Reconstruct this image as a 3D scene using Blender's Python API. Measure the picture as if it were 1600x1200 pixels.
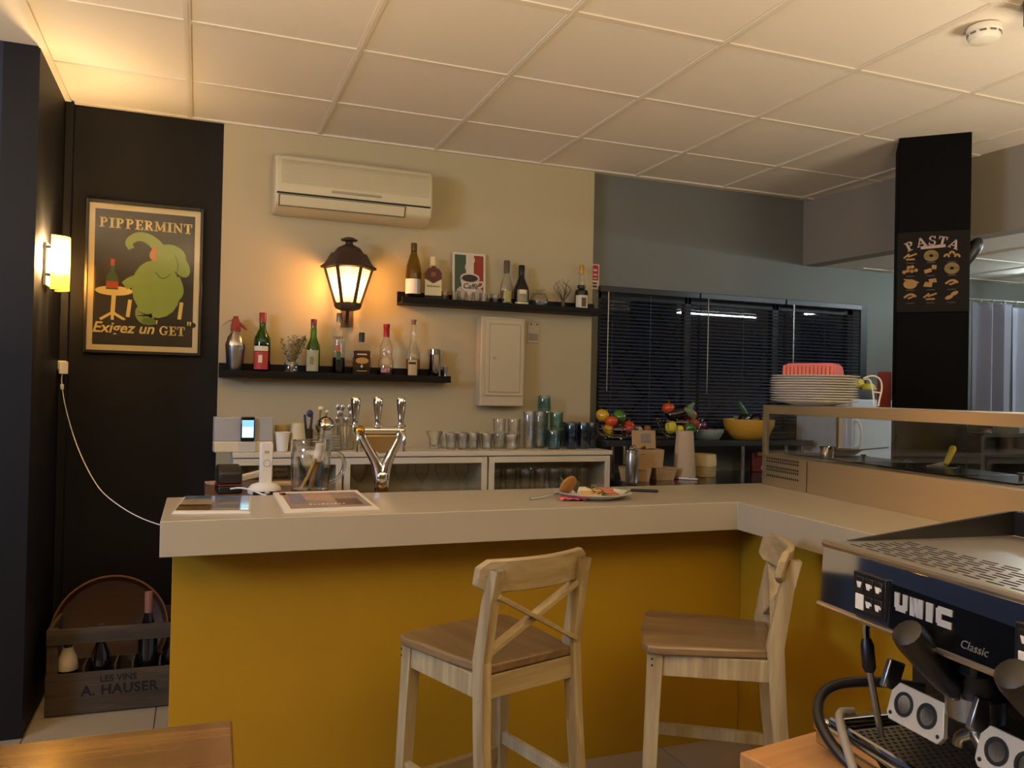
import bpy, math, random
from mathutils import Matrix, Vector
random.seed(7)
for o in list(bpy.data.objects): bpy.data.objects.remove(o, do_unlink=True)
scene = bpy.context.scene
COL = scene.collection
R = math.radians
pi = math.pi

# ------------------------------------------------------------------ camera
cd = bpy.data.cameras.new('camera'); cam = bpy.data.objects.new('camera', cd); COL.objects.link(cam)
cd.sensor_fit = 'HORIZONTAL'; cd.sensor_width = 36.0; cd.lens = 1274.5 / 1600 * 36.0
cd.clip_start = 0.02
_r = Vector((0.93328, -0.35852, 0.02116)); _u = Vector((-0.023465, -0.002076, 0.999722)); _f = Vector((0.358378, 0.933519, 0.01035))
cam.matrix_world = Matrix(((_r.x, _u.x, -_f.x, 0.5873), (_r.y, _u.y, -_f.y, -4.1577), (_r.z, _u.z, -_f.z, 1.3324), (0, 0, 0, 1)))
scene.camera = cam

# ------------------------------------------------------------------ world, exposure, room lights
w = bpy.data.worlds.new('night'); scene.world = w; w.use_nodes = True
w.node_tree.nodes['Background'].inputs[0].default_value = (0.010, 0.013, 0.022, 1)
w.node_tree.nodes['Background'].inputs[1].default_value = 0.5
vs = scene.view_settings
vs.view_transform = 'Standard'; vs.look = 'None'; vs.gamma = 1.0; vs.use_curve_mapping = False
vs.exposure = 0.0
LANTERN_W, SCONCE_W, TUBE_W = 210.0, 1500.0, 95.0
scene.cycles.transparent_max_bounces = 24; scene.cycles.max_bounces = 9

def lamp(name, kind, loc, energy, col, size=.1, size_y=None, target=None):
    l = bpy.data.lights.new(name, kind); l.energy = energy; l.color = col
    if kind == 'AREA':
        l.size = size
        if size_y: l.shape = 'RECTANGLE'; l.size_y = size_y
    else: l.shadow_soft_size = size
    o = bpy.data.objects.new(name, l); COL.objects.link(o); o.location = loc
    if target: o.rotation_euler = (Vector(target) - Vector(loc)).to_track_quat('-Z', 'Y').to_euler()
    return o
# assumed, unseen lamps of the dining room, and cool light for an assumed window
lamp('assumed_dining_lamp', 'POINT', (-0.60, -3.55, 2.25), 7, (1.0, .82, .54), .06)
lamp('assumed_dining_lamp', 'POINT', (2.6, -5.6, 2.30), 3, (1.0, .82, .56), .10)
# added fill lights, unseen, throwing their light straight up to lift the ambient level
lamp('fill_uplight', 'AREA', (-0.6, -2.7, 1.42), 55, (1.0, .74, .40), .5, .5, (-0.6, -2.699, 3.0))
lamp('fill_uplight', 'AREA', (3.75, -3.3, 1.42), 48, (1.0, .85, .64), .7, .7, (3.75, -3.299, 3.0))
lamp('fill_uplight', 'AREA', (1.3, -4.4, 1.42), 115, (1.0, .74, .41), .6, .6, (1.3, -4.399, 3.0))
lamp('assumed_window_light', 'AREA', (-2.4, -3.2, 2.0), 85, (.42, .62, 1.0), .8, .7, (0.6, -1.2, .9))  # unseen area light; its window is only assumed from the blue cast, none built

# ------------------------------------------------------------------ materials
def lin(c):
    if isinstance(c, str): c = tuple(int(c[i:i + 2], 16) / 255 for i in (0, 2, 4))
    return tuple((x / 12.92 if x <= .04045 else ((x + .055) / 1.055) ** 2.4) for x in c) + (1,)
_M = {}
def P(name, col, rough=.5, metal=0, var=0, scale=8, bump=0, bscale=60, coat=0, emit=None, estr=0, trans=0, stretch=None, aniso=0, spec=None):
    if name in _M: return _M[name]
    m = bpy.data.materials.new(name); m.use_nodes = True; n = m.node_tree.nodes; L = m.node_tree.links
    b = n['Principled BSDF']; c = lin(col)
    b.inputs['Base Color'].default_value = c; b.inputs['Roughness'].default_value = rough; b.inputs['Metallic'].default_value = metal
    if spec is not None: b.inputs['Specular IOR Level'].default_value = spec
    if coat: b.inputs['Coat Weight'].default_value = coat; b.inputs['Coat Roughness'].default_value = .08
    if emit: b.inputs['Emission Color'].default_value = lin(emit); b.inputs['Emission Strength'].default_value = estr
    tc = n.new('ShaderNodeTexCoord'); src = tc.outputs['Object']
    if stretch:
        mp = n.new('ShaderNodeMapping'); mp.inputs['Scale'].default_value = stretch; L.new(src, mp.inputs[0]); src = mp.outputs[0]
    nz = n.new('ShaderNodeTexNoise'); nz.inputs['Scale'].default_value = scale; nz.inputs['Detail'].default_value = 5; L.new(src, nz.inputs['Vector'])
    mx = n.new('ShaderNodeMix'); mx.data_type = 'RGBA'; v = var or .03
    mx.inputs[6].default_value = tuple(x * (1 - v) for x in c[:3]) + (1,); mx.inputs[7].default_value = tuple(min(1, x * (1 + v)) for x in c[:3]) + (1,)
    L.new(nz.outputs['Fac'], mx.inputs[0]); L.new(mx.outputs[2], b.inputs['Base Color'])
    if bump:
        n2 = n.new('ShaderNodeTexNoise'); n2.inputs['Scale'].default_value = bscale; n2.inputs['Detail'].default_value = 4; L.new(src, n2.inputs['Vector'])
        bp = n.new('ShaderNodeBump'); bp.inputs['Strength'].default_value = bump; bp.inputs['Distance'].default_value = .004
        L.new(n2.outputs['Fac'], bp.inputs['Height']); L.new(bp.outputs[0], b.inputs['Normal'])
    if aniso:
        b.inputs['Anisotropic'].default_value = aniso; b.inputs['Anisotropic Rotation'].default_value = .25; t = n.new('ShaderNodeTangent'); t.direction_type = 'RADIAL'; t.axis = 'Z'; L.new(t.outputs[0], b.inputs['Tangent'])
    _M[name] = m; return m
def wood(name, c1, c2, axis='X', scale=3.0, rough=.45, coat=0, bump=.08):
    if name in _M: return _M[name]
    m = bpy.data.materials.new(name); m.use_nodes = True; n = m.node_tree.nodes; L = m.node_tree.links; b = n['Principled BSDF']
    tc = n.new('ShaderNodeTexCoord'); mp = n.new('ShaderNodeMapping'); s = {'X': (.6, 7, 7), 'Y': (7, .6, 7), 'Z': (7, 7, .6)}[axis]
    mp.inputs['Scale'].default_value = s; L.new(tc.outputs['Object'], mp.inputs[0])
    nz = n.new('ShaderNodeTexNoise'); nz.inputs['Scale'].default_value = scale; nz.inputs['Detail'].default_value = 6; nz.inputs['Distortion'].default_value = 1.2; L.new(mp.outputs[0], nz.inputs['Vector'])
    n2 = n.new('ShaderNodeTexNoise'); n2.inputs['Scale'].default_value = scale * 7; n2.inputs['Detail'].default_value = 3; L.new(mp.outputs[0], n2.inputs['Vector'])
    ad = n.new('ShaderNodeMath'); ad.operation = 'MULTIPLY_ADD'; ad.inputs[1].default_value = .35; L.new(n2.outputs['Fac'], ad.inputs[0]); L.new(nz.outputs['Fac'], ad.inputs[2])
    cr = n.new('ShaderNodeValToRGB'); cr.color_ramp.elements[0].position = .42; cr.color_ramp.elements[1].position = .85
    cr.color_ramp.elements[0].color = lin(c1); cr.color_ramp.elements[1].color = lin(c2); L.new(ad.outputs[0], cr.inputs[0]); L.new(cr.outputs[0], b.inputs['Base Color'])
    b.inputs['Roughness'].default_value = rough
    if coat: b.inputs['Coat Weight'].default_value = coat; b.inputs['Coat Roughness'].default_value = .15
    bp = n.new('ShaderNodeBump'); bp.inputs['Strength'].default_value = bump; bp.inputs['Distance'].default_value = .003; L.new(ad.outputs[0], bp.inputs['Height']); L.new(bp.outputs[0], b.inputs['Normal'])
    _M[name] = m; return m
def glass(name, col=(1, 1, 1), fres=1.45, rough=.02, trl=0, refr=0):
    """thin glass: a clear, tinted sheet with a mirror-like film on it"""
    if name in _M: return _M[name]
    m = bpy.data.materials.new(name); m.use_nodes = True; n = m.node_tree.nodes; L = m.node_tree.links
    n.remove(n['Principled BSDF']); out = n['Material Output']
    t = n.new('ShaderNodeBsdfTransparent'); t.inputs[0].default_value = tuple(col) + (1,)
    g = n.new('ShaderNodeBsdfGlossy'); g.inputs['Roughness'].default_value = rough; g.inputs[0].default_value = (1, 1, 1, 1)
    lw = n.new('ShaderNodeLayerWeight'); lw.inputs[0].default_value = .5
    pw = n.new('ShaderNodeMath'); pw.operation = 'POWER'; pw.inputs[1].default_value = 4.0; L.new(lw.outputs['Facing'], pw.inputs[0])
    f0 = ((fres - 1) / (fres + 1)) ** 2
    f = n.new('ShaderNodeMath'); f.operation = 'MULTIPLY_ADD'; f.inputs[1].default_value = .85; f.inputs[2].default_value = f0; L.new(pw.outputs[0], f.inputs[0])
    mx = n.new('ShaderNodeMixShader'); L.new(f.outputs[0], mx.inputs[0])
    base = t.outputs[0]
    if trl:
        tl = n.new('ShaderNodeBsdfTranslucent'); tl.inputs[0].default_value = tuple(col) + (1,)
        m2 = n.new('ShaderNodeMixShader'); m2.inputs[0].default_value = trl; L.new(base, m2.inputs[1]); L.new(tl.outputs[0], m2.inputs[2]); base = m2.outputs[0]
    if refr:
        rf = n.new('ShaderNodeBsdfRefraction'); rf.inputs[0].default_value = tuple(col) + (1,); rf.inputs['IOR'].default_value = 1.25; rf.inputs['Roughness'].default_value = .0
        m3 = n.new('ShaderNodeMixShader'); m3.inputs[0].default_value = refr; L.new(base, m3.inputs[1]); L.new(rf.outputs[0], m3.inputs[2]); base = m3.outputs[0]
    L.new(base, mx.inputs[1]); L.new(g.outputs[0], mx.inputs[2]); L.new(mx.outputs[0], out.inputs[0])
    _M[name] = m; return m
def emis(name, col, strength):
    if name in _M: return _M[name]
    m = bpy.data.materials.new(name); m.use_nodes = True; n = m.node_tree.nodes; L = m.node_tree.links; n.remove(n['Principled BSDF'])
    e = n.new('ShaderNodeEmission'); e.inputs[0].default_value = tuple(col) + (1,); e.inputs[1].default_value = strength
    L.new(e.outputs[0], n['Material Output'].inputs[0]); _M[name] = m; return m

WHITEWALL = P('wall_white', 'b3a47f', .75, var=.03, scale=3, bump=.05, bscale=140)
BLACKWALL = P('wall_black', '100e10', .55, var=.15, scale=4, bump=.08, bscale=120, spec=.25)
GREYWALL = P('wall_grey', '6f7069', .7, var=.06, scale=4, bump=.06, bscale=130)
BEAMP = P('beam_paint', '8a8172', .75, var=.06, scale=4, bump=.05, bscale=130)
ROOMWALL = P('wall_room', '8a7b62', .8, var=.06, scale=3)
CEIL = P('ceiling_panel_white', 'dcd2c4', .85, var=.03, scale=30, bump=.12, bscale=260)
RAIL = P('ceiling_rail_white', 'd8cdbb', .45)
FLOORT = P('floor_tile', '8f816a', .45, var=.12, scale=6, bump=.04)
GROUT = P('grout', '6b6152', .9, var=.1)
COUNTER = P('counter_laminate', 'aaa08a', .32, var=.03, scale=5)
YELLOW = P('yellow_panel', 'a27a09', .5, var=.09, scale=5, bump=.03, bscale=90)
STEEL = P('brushed_steel', 'eadfcc', .42, 1, var=.06, scale=3, stretch=(1, 1, 60), aniso=.85)
CHROME = P('chrome', 'd9d9da', .06, 1)
SATIN = P('satin_metal', 'b3b1ab', .28, 1, var=.08, scale=10)
BLACKP = P('black_plastic', '131212', .4)
BLACKG = P('black_gloss', '0b0b0c', .12, coat=.4)
DARKWOOD = P('shelf_black_brown', '100b09', .5, var=.2, scale=9, bump=.04, spec=.2)
WHITEP = P('white_plastic', 'dcd6c8', .4)
WHITEC = P('white_ceramic', 'e2dccf', .22, coat=.3)
PINE = wood('pine', '8a7653', 'b5a57f', 'Z', 2.5, .5)
PINEX = wood('pine_x', '8a7653', 'b09f78', 'X', 2.5, .5)
SEATW = wood('seat_wood', '5f4a2f', '836a47', 'Y', 2.2, .36, .25)
TABLEW = wood('table_wood', '50371a', '7a562b', 'X', 1.6, .26, .4)
CRATEW = wood('crate_wood', '2f2314', '4d3c24', 'X', 2.5, .75, 0, .25)
BROWNB = wood('board_brown', '4a3222', '6d4b33', 'X', 2.0, .45)
GLASS = glass('clear_glass', (.97, .97, .955), 1.75, refr=.5)
CLEARP = glass('clear_pane', (.93, .93, .90), 1.5)
GLASSG = glass('grey_pane', (.62, .60, .55), 1.4)
PANE = glass('window_glass', (.72, .74, .74), 1.5)
GREENG = glass('green_glass', (.18, .42, .05))
OLIVEG = glass('olive_glass', (.50, .42, .08))
DARKG = P('dark_bottle', '14100c', .08, coat=.5)
TEALG = glass('teal_glass', (.66, .80, .80), 1.7, refr=.4)
BLUEG = glass('blue_glass', (.44, .60, .72), 1.7, refr=.3)
AMBERL = glass('amber_liquor', (.45, .16, .03))
PALEL = glass('pale_liquor', (.80, .52, .22))
YELL = glass('yellow_liquor', (.80, .70, .28))
REDL = glass('red_dark_liquor', (.16, .03, .01))
KRAFT = P('kraft_card', 'a98a62', .8, var=.06, scale=20)
PAPER = P('paper_white', 'd9d2c4', .8)
CREAM = P('cream_label', 'd8c9a2', .7)
RED = P('red_plastic', '8c1a14', .4)
REDM = P('red_matte', '852a1c', .7, var=.1)
INK = P('ink_black', '17130f', .7)

# ------------------------------------------------------------------ mesh builder
class MB:
    def __init__(s): s.v = []; s.f = []
    def add(s, vs_, fs):
        o = len(s.v); s.v += [tuple(x) for x in vs_]; s.f += [tuple(i + o for i in f) for f in fs]; return s
    def bx(s, x0, x1, y0, y1, z0, z1):
        v = [(x, y, z) for z in (z0, z1) for x, y in ((x0, y0), (x1, y0), (x1, y1), (x0, y1))]
        return s.add(v, [(3, 2, 1, 0), (4, 5, 6, 7), (0, 1, 5, 4), (1, 2, 6, 5), (2, 3, 7, 6), (3, 0, 4, 7)])
    def obx(s, c, size, rx=0, ry=0, rz=0):
        m = MB().bx(-size[0] / 2, size[0] / 2, -size[1] / 2, size[1] / 2, -size[2] / 2, size[2] / 2)
        m.T(Matrix.Translation(c) @ Matrix.Rotation(rz, 4, 'Z') @ Matrix.Rotation(ry, 4, 'Y') @ Matrix.Rotation(rx, 4, 'X'))
        return s.add(m.v, m.f)
    def beam(s, a, b, wx, wy, wx2=None, wy2=None, up=(0, 0, 1)):
        """tapered bar of rectangular section from a to b"""
        a = Vector(a); b = Vector(b); d = (b - a).normalized(); u = Vector(up)
        if abs(d.dot(u)) > .95: u = Vector((0, 1, 0))
        x = d.cross(u).normalized(); y = x.cross(d).normalized(); wx2 = wx2 or wx; wy2 = wy2 or wy
        v = [a + x * sx * wx / 2 + y * sy * wy / 2 for sx, sy in ((-1, -1), (1, -1), (1, 1), (-1, 1))] + [b + x * sx * wx2 / 2 + y * sy * wy2 / 2 for sx, sy in ((-1, -1), (1, -1), (1, 1), (-1, 1))]
        return s.add(v, [(0, 1, 2, 3), (7, 6, 5, 4), (1, 0, 4, 5), (2, 1, 5, 6), (3, 2, 6, 7), (0, 3, 7, 4)])
    def lathe(s, prof, n=20, c=(0, 0, 0), sx=1, sy=1):
        v = []; f = []
        for r, z in prof:
            for k in range(n):
                a = 2 * pi * k / n; v.append((c[0] + r * sx * math.cos(a), c[1] + r * sy * math.sin(a), c[2] + z))
        for i in range(len(prof) - 1):
            for k in range(n):
                k2 = (k + 1) % n; f.append((i * n + k, i * n + k2, (i + 1) * n + k2, (i + 1) * n + k))
        if prof[0][0] > 1e-5: f.append(tuple(range(n))[::-1])
        if prof[-1][0] > 1e-5: f.append(tuple((len(prof) - 1) * n + k for k in range(n)))
        return s.add(v, f)
    def shell(s, prof, n=20, c=(0, 0, 0)):
        """open lathe, no caps"""
        v = []; f = []
        for r, z in prof:
            for k in range(n):
                a = 2 * pi * k / n; v.append((c[0] + r * math.cos(a), c[1] + r * math.sin(a), c[2] + z))
        for i in range(len(prof) - 1):
            for k in range(n):
                k2 = (k + 1) % n; f.append((i * n + k, i * n + k2, (i + 1) * n + k2, (i + 1) * n + k))
        return s.add(v, f)
    def arc(s, r, z0, z1, a0, a1, n=10, c=(0, 0, 0), th=.0006):
        v = []; f = []
        for i in range(n + 1):
            a = a0 + (a1 - a0) * i / n
            for rr in (r, r + th):
                for z in (z0, z1): v.append((c[0] + rr * math.cos(a), c[1] + rr * math.sin(a), c[2] + z))
        for i in range(n):
            b = 4 * i; f += [(b, b + 1, b + 5, b + 4), (b + 2, b + 6, b + 7, b + 3), (b, b + 4, b + 6, b + 2), (b + 1, b + 3, b + 7, b + 5)]
        f += [(0, 2, 3, 1), (4 * n, 4 * n + 1, 4 * n + 3, 4 * n + 2)]
        return s.add(v, f)
    def tube(s, pts, r, n=8, cap=True, smooth=0):
        pts = [Vector(p) for p in pts]
        rr = r if isinstance(r, (list, tuple)) else [r] * len(pts)
        for _ in range(smooth):
            q = [pts[0]]; q2 = [rr[0]]
            for i in range(len(pts) - 1):
                q += [pts[i] * .75 + pts[i + 1] * .25, pts[i] * .25 + pts[i + 1] * .75]; q2 += [rr[i] * .75 + rr[i + 1] * .25, rr[i] * .25 + rr[i + 1] * .75]
            pts = q + [pts[-1]]; rr = q2 + [rr[-1]]
        t = (pts[1] - pts[0]).normalized(); nrm = t.orthogonal().normalized(); v = []; f = []
        for i, p in enumerate(pts):
            tt = (pts[min(i + 1, len(pts) - 1)] - pts[max(i - 1, 0)])
            tt = tt.normalized() if tt.length > 1e-9 else t
            nrm = (nrm - tt * nrm.dot(tt)).normalized(); b = tt.cross(nrm)
            for k in range(n):
                a = 2 * pi * k / n; v.append(p + (nrm * math.cos(a) + b * math.sin(a)) * rr[i])
        for i in range(len(pts) - 1):
            for k in range(n):
                k2 = (k + 1) % n; f.append((i * n + k, i * n + k2, (i + 1) * n + k2, (i + 1) * n + k))
        if cap: f += [tuple(range(n))[::-1], tuple((len(pts) - 1) * n + k for k in range(n))]
        return s.add(v, f)
    def ring(s, c, R_, r, axis='Z', n=24, m=6, rot=None):
        pts = []
        v = []; f = []
        for i in range(n):
            a = 2 * pi * i / n
            for j in range(m):
                b = 2 * pi * j / m; q = Vector(((R_ + r * math.cos(b)) * math.cos(a), (R_ + r * math.cos(b)) * math.sin(a), r * math.sin(b)))
                if axis == 'X': q = Vector((q.z, q.x, q.y))
                elif axis == 'Y': q = Vector((q.x, q.z, q.y))
                v.append(q + Vector(c))
        for i in range(n):
            for j in range(m):
                f.append((i * m + j, ((i + 1) % n) * m + j, ((i + 1) % n) * m + (j + 1) % m, i * m + (j + 1) % m))
        return s.add(v, f)
    def prism(s, poly, z0, z1):
        n = len(poly); v = [(x, y, z0) for x, y in poly] + [(x, y, z1) for x, y in poly]
        return s.add(v, [tuple(range(n))[::-1], tuple(range(n, 2 * n))] + [(i, (i + 1) % n, n + (i + 1) % n, n + i) for i in range(n)])
    def prismy(s, poly, y0, y1):
        """polygon in x,z (counter-clockwise seen from -y) extruded along y"""
        n = len(poly); v = [(x, y0, z) for x, z in poly] + [(x, y1, z) for x, z in poly]
        return s.add(v, [tuple(range(n)), tuple(range(n, 2 * n))[::-1]] + [((i + 1) % n, i, n + i, n + (i + 1) % n) for i in range(n)])
    def prismx(s, poly, x0, x1):
        n = len(poly); v = [(x0, y, z) for y, z in poly] + [(x1, y, z) for y, z in poly]
        return s.add(v, [tuple(range(n))[::-1], tuple(range(n, 2 * n))] + [(i, (i + 1) % n, n + (i + 1) % n, n + i) for i in range(n)])
    def ell(s, c, r, n=16, m=10):
        prof = [(math.sin(pi * i / m), -math.cos(pi * i / m)) for i in range(m + 1)]
        if not isinstance(r, (tuple, list)): r = (r, r, r)
        q = MB(); v = []
        for a, z in prof:
            for k in range(n): v.append((c[0] + r[0] * a * math.cos(2 * pi * k / n), c[1] + r[1] * a * math.sin(2 * pi * k / n), c[2] + r[2] * z))
        f = [(i * n + k, i * n + (k + 1) % n, (i + 1) * n + (k + 1) % n, (i + 1) * n + k) for i in range(m) for k in range(n)]
        return s.add(v, f)
    def T(s, M): s.v = [tuple(M @ Vector(v)) for v in s.v]; return s
    def build(s, name, mat, parent=None, bevel=0, flat=False, kind=None):
        me = bpy.data.meshes.new(name); me.from_pydata(s.v, [], s.f); me.validate(); me.update()
        if not flat: me.shade_smooth(); me.set_sharp_from_angle(angle=R(38))
        me.materials.append(mat); o = bpy.data.objects.new(name, me); COL.objects.link(o)
        if parent is not None: o.parent = parent
        if bevel:
            b = o.modifiers.new('bevel', 'BEVEL'); b.width = bevel; b.segments = 2; b.limit_method = 'ANGLE'; b.angle_limit = R(40)
        if kind: o['kind'] = kind
        return o

def tag(o, label, cat, group=None):
    o['label'] = label; o['category'] = cat
    if group: o['group'] = group
    return o
def thing(name, label, cat, loc=(0, 0, 0), rz=0, group=None):
    o = bpy.data.objects.new(name, None); COL.objects.link(o); o.location = loc; o.rotation_euler = (0, 0, rz); o.empty_display_size = .05
    return tag(o, label, cat, group)
def struct(o): o['kind'] = 'structure'; return o
def dup(root, loc, rz=0, label=None, group=None):
    r = root.copy(); COL.objects.link(r); r.location = loc; r.rotation_euler = (0, 0, rz)
    if label: r['label'] = label
    if group: r['group'] = group
    for ch in list(root.children):
        c = ch.copy(); COL.objects.link(c); c.parent = r
        for g in list(ch.children):
            d = g.copy(); COL.objects.link(d); d.parent = c
    return r
def text(name, body, size, mat, parent, M, shear=0, bold=0, depth=.0008, align='CENTER', spacing=1.0):
    cu = bpy.data.curves.new(name, 'FONT'); cu.body = body; cu.size = size; cu.shear = shear; cu.offset = bold; cu.extrude = depth; cu.align_x = align; cu.align_y = 'CENTER'; cu.space_character = spacing
    cu.resolution_u = 3
    o = bpy.data.objects.new(name, cu); COL.objects.link(o)
    dg = bpy.context.evaluated_depsgraph_get(); me = bpy.data.meshes.new_from_object(o.evaluated_get(dg)); bpy.data.objects.remove(o, do_unlink=True)
    me.transform(M); me.materials.clear(); me.materials.append(mat)
    t = bpy.data.objects.new(name, me); COL.objects.link(t); t.parent = parent
    return t
def upright(x, y, z, rz=0): return Matrix.Translation((x, y, z)) @ Matrix.Rotation(rz, 4, 'Z') @ Matrix.Rotation(pi / 2, 4, 'X')

# slab-serif letters drawn from bars, lines and arcs in a 1 x 1 box
SLAB = {
 'P': (.78, [('r', .12, 0, .34, 1), ('r', 0, 0, .48, .1), ('r', 0, .9, .4, 1), ('a', .36, .73, .36, .27, .19, -90, 90)]),
 'I': (.48, [('r', .13, 0, .36, 1), ('r', 0, 0, .48, .1), ('r', 0, .9, .48, 1)]),
 'E': (.74, [('r', .12, 0, .34, 1), ('r', 0, 0, .72, .1), ('r', 0, .9, .7, 1), ('r', .3, .45, .56, .55), ('r', .62, 0, .73, .28), ('r', .6, .72, .71, 1), ('r', .5, .38, .57, .62)]),
 'R': (.86, [('r', .12, 0, .34, 1), ('r', 0, 0, .46, .1), ('r', 0, .9, .4, 1), ('a', .36, .74, .34, .26, .18, -90, 90), ('l', .42, .5, .74, .04, .2), ('r', .58, 0, .86, .1)]),
 'M': (1.05, [('r', .1, 0, .2, 1), ('r', .76, 0, .97, 1), ('l', .18, .95, .5, .1, .2), ('l', .5, .1, .84, .95, .1), ('r', 0, 0, .32, .1), ('r', .66, 0, 1.05, .1), ('r', 0, .9, .26, 1), ('r', .8, .9, 1.05, 1)]),
 'N': (.9, [('r', .1, 0, .2, 1), ('r', .7, 0, .8, 1), ('l', .16, .92, .74, .08, .22), ('r', 0, 0, .32, .1), ('r', 0, .9, .26, 1), ('r', .58, .9, .9, 1)]),
 'T': (.78, [('r', .28, 0, .5, 1), ('r', .14, 0, .64, .1), ('r', 0, .9, .78, 1), ('r', 0, .66, .1, 1), ('r', .68, .66, .78, 1)]),
 'G': (.86, [('a', .44, .5, .44, .5, .2, 40, 320), ('r', .56, .08, .78, .44), ('r', .5, .38, .88, .47), ('r', .7, .66, .79, .96)]),
 'A': (.92, [('l', .1, .03, .44, .97, .11), ('l', .42, .97, .78, .03, .22), ('r', .24, .28, .66, .38), ('r', 0, 0, .3, .09), ('r', .56, 0, .94, .09)]),
 'S': (.68, [('a', .34, .74, .3, .26, .16, 30, 270), ('a', .34, .27, .32, .27, .17, -150, 90), ('r', .54, .68, .62, .98), ('r', .02, .02, .1, .34)]),
}
def slab_word(s, wordstr, x0, x1, z0, z1, y, th=.0008, arch=0):
    gap = .09; tot = sum(SLAB[c][0] for c in wordstr) + gap * (len(wordstr) - 1); sc = (x1 - x0) / tot; h = z1 - z0; x = 0
    for ch in wordstr:
        wd, shp = SLAB[ch]; q = MB()
        def pt(u, v): return (u * sc, v * h)
        for sh in shp:
            if sh[0] == 'r': q.bx(sh[1] * sc, sh[3] * sc, -th, 0, sh[2] * h, sh[4] * h)
            elif sh[0] == 'l':
                hw = sh[5] / 2 * sc; a = pt(sh[1], sh[2]); b = pt(sh[3], sh[4])
                poly = [(a[0] - hw, a[1]), (a[0] + hw, a[1]), (b[0] + hw, b[1]), (b[0] - hw, b[1])]
                if b[1] < a[1]: poly = [poly[3], poly[2], poly[1], poly[0]]
                q.prismy(poly, -th, 0)
            else:
                _, cx, cz, rx, rz, wid, a0, a1 = sh; n = 14
                for i in range(n):
                    t0 = R(a0 + (a1 - a0) * i / n); t1 = R(a0 + (a1 - a0) * (i + 1) / n); ir = max(rx - wid, .02); iz = max(rz - wid * .55, .02)
                    q.prismy([pt(cx + ir * math.cos(t0), cz + iz * math.sin(t0)), pt(cx + rx * math.cos(t0), cz + rz * math.sin(t0)), pt(cx + rx * math.cos(t1), cz + rz * math.sin(t1)), pt(cx + ir * math.cos(t1), cz + iz * math.sin(t1))], -th, 0)
        cx = x0 + (x + wd / 2) * sc; k = (cx - (x0 + x1) / 2) / ((x1 - x0) / 2)
        M = Matrix.Translation((cx, y, z0 - arch * k * k)) @ Matrix.Rotation(R(0) + (arch and math.atan(2 * arch * k / ((x1 - x0) / 2)) or 0), 4, 'Y') @ Matrix.Translation((-wd / 2 * sc, 0, 0))
        q.T(M); s.add(q.v, q.f); x += wd + gap
    return s
_lay = [0]
def _ly():
    _lay[0] = (_lay[0] + 1) % 8
    return _lay[0] * .00006
def disc2(s, cx, cz, rx, rz, y, th=.0006, n=20, rot=0):
    y -= _ly()
    poly = []
    for k in range(n):
        a = 2 * pi * k / n; px, pz = rx * math.cos(a), rz * math.sin(a)
        poly.append((cx + px * math.cos(rot) - pz * math.sin(rot), cz + px * math.sin(rot) + pz * math.cos(rot)))
    return s.prismy(poly, y - th, y)
def stroke2(s, pts, wds, y, th=.0006, sm=2):
    y -= _ly()
    pts = [Vector((p[0], p[1])) for p in pts]; wds = list(wds) if isinstance(wds, (list, tuple)) else [wds] * len(pts)
    for _ in range(sm):
        q = [pts[0]]; q2 = [wds[0]]
        for i in range(len(pts) - 1):
            q += [pts[i] * .75 + pts[i + 1] * .25, pts[i] * .25 + pts[i + 1] * .75]; q2 += [wds[i] * .75 + wds[i + 1] * .25, wds[i] * .25 + wds[i + 1] * .75]
        pts = q + [pts[-1]]; wds = q2 + [wds[-1]]
    Lf = []; Rt = []
    for i, p in enumerate(pts):
        t = (pts[min(i + 1, len(pts) - 1)] - pts[max(i - 1, 0)]).normalized(); nn = Vector((-t.y, t.x)) * wds[i] / 2
        Lf.append(p + nn); Rt.append(p - nn)
    n = len(pts); v = [(a.x, y - th, a.y) for a in Lf + Rt] + [(a.x, y, a.y) for a in Lf + Rt]
    f = []
    for i in range(n - 1):
        a, b, c, d = i, i + 1, n + i + 1, n + i
        f += [(d, c, b, a), (2 * n + a, 2 * n + b, 2 * n + c, 2 * n + d), (a, b, 2 * n + b, 2 * n + a), (c, d, 2 * n + d, 2 * n + c)]
    return s.add(v, f)

# ================================================================== STRUCTURE
fl = struct(MB().bx(-2.7, 6.7, -7.1, .3, -.1, -.006).build('floor', GROUT))
_tile = None
for i in range(8):
    for j in range(8):
        if _tile is None: t = MB().bx(-.223, .223, -.223, .223, -.006, 0).build('tile', FLOORT, fl, .0015); _tile = t
        else: t = _tile.copy(); COL.objects.link(t)
        t.location = (.23 + .45 * i, -.23 - .45 * j, 0)
MB().bx(-2.6, 0, -7, -.65, -.006, -.0005).bx(3.6, 6.6, -7, .08, -.006, -.0005).bx(0, 3.6, -7, -3.61, -.006, -.0005).build('floor_covering', FLOORT, fl)

struct(MB().bx(.672, 2.66, 0, .14, 0, 2.7).build('wall_back', WHITEWALL))
struct(MB().bx(-.1, .672, 0.002, .14, 0, 2.7).build('wall_back_dark', BLACKWALL))
struct(MB().bx(-.12, 0, -.65, .1, 0, 2.7).build('wall_left', BLACKWALL))
struct(MB().bx(-2.7, -.12, -.65, -.55, 0, 2.7).build('wall_left_return', P('wall_black_bluelit', '1e2534', .55, var=.2, scale=3, bump=.08, bscale=120, spec=.25)))  # black paint, with the blue light falling on it tinted into the colour
struct(MB().bx(0, .035, -.035, 0, 0, 2.6).build('trim_1', BLACKWALL, None, .004))
wk = MB()
WX0, WX1, WZ0, WZ1 = 2.74, 4.68, 1.12, 1.935
wk.bx(2.62, WX0, .08, .2, 0, 2.7).bx(WX1, 6.7, .08, .2, 0, 2.7).bx(WX0, WX1, .08, .2, 0, WZ0).bx(WX0, WX1, .08, .2, WZ1, 2.7)
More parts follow.
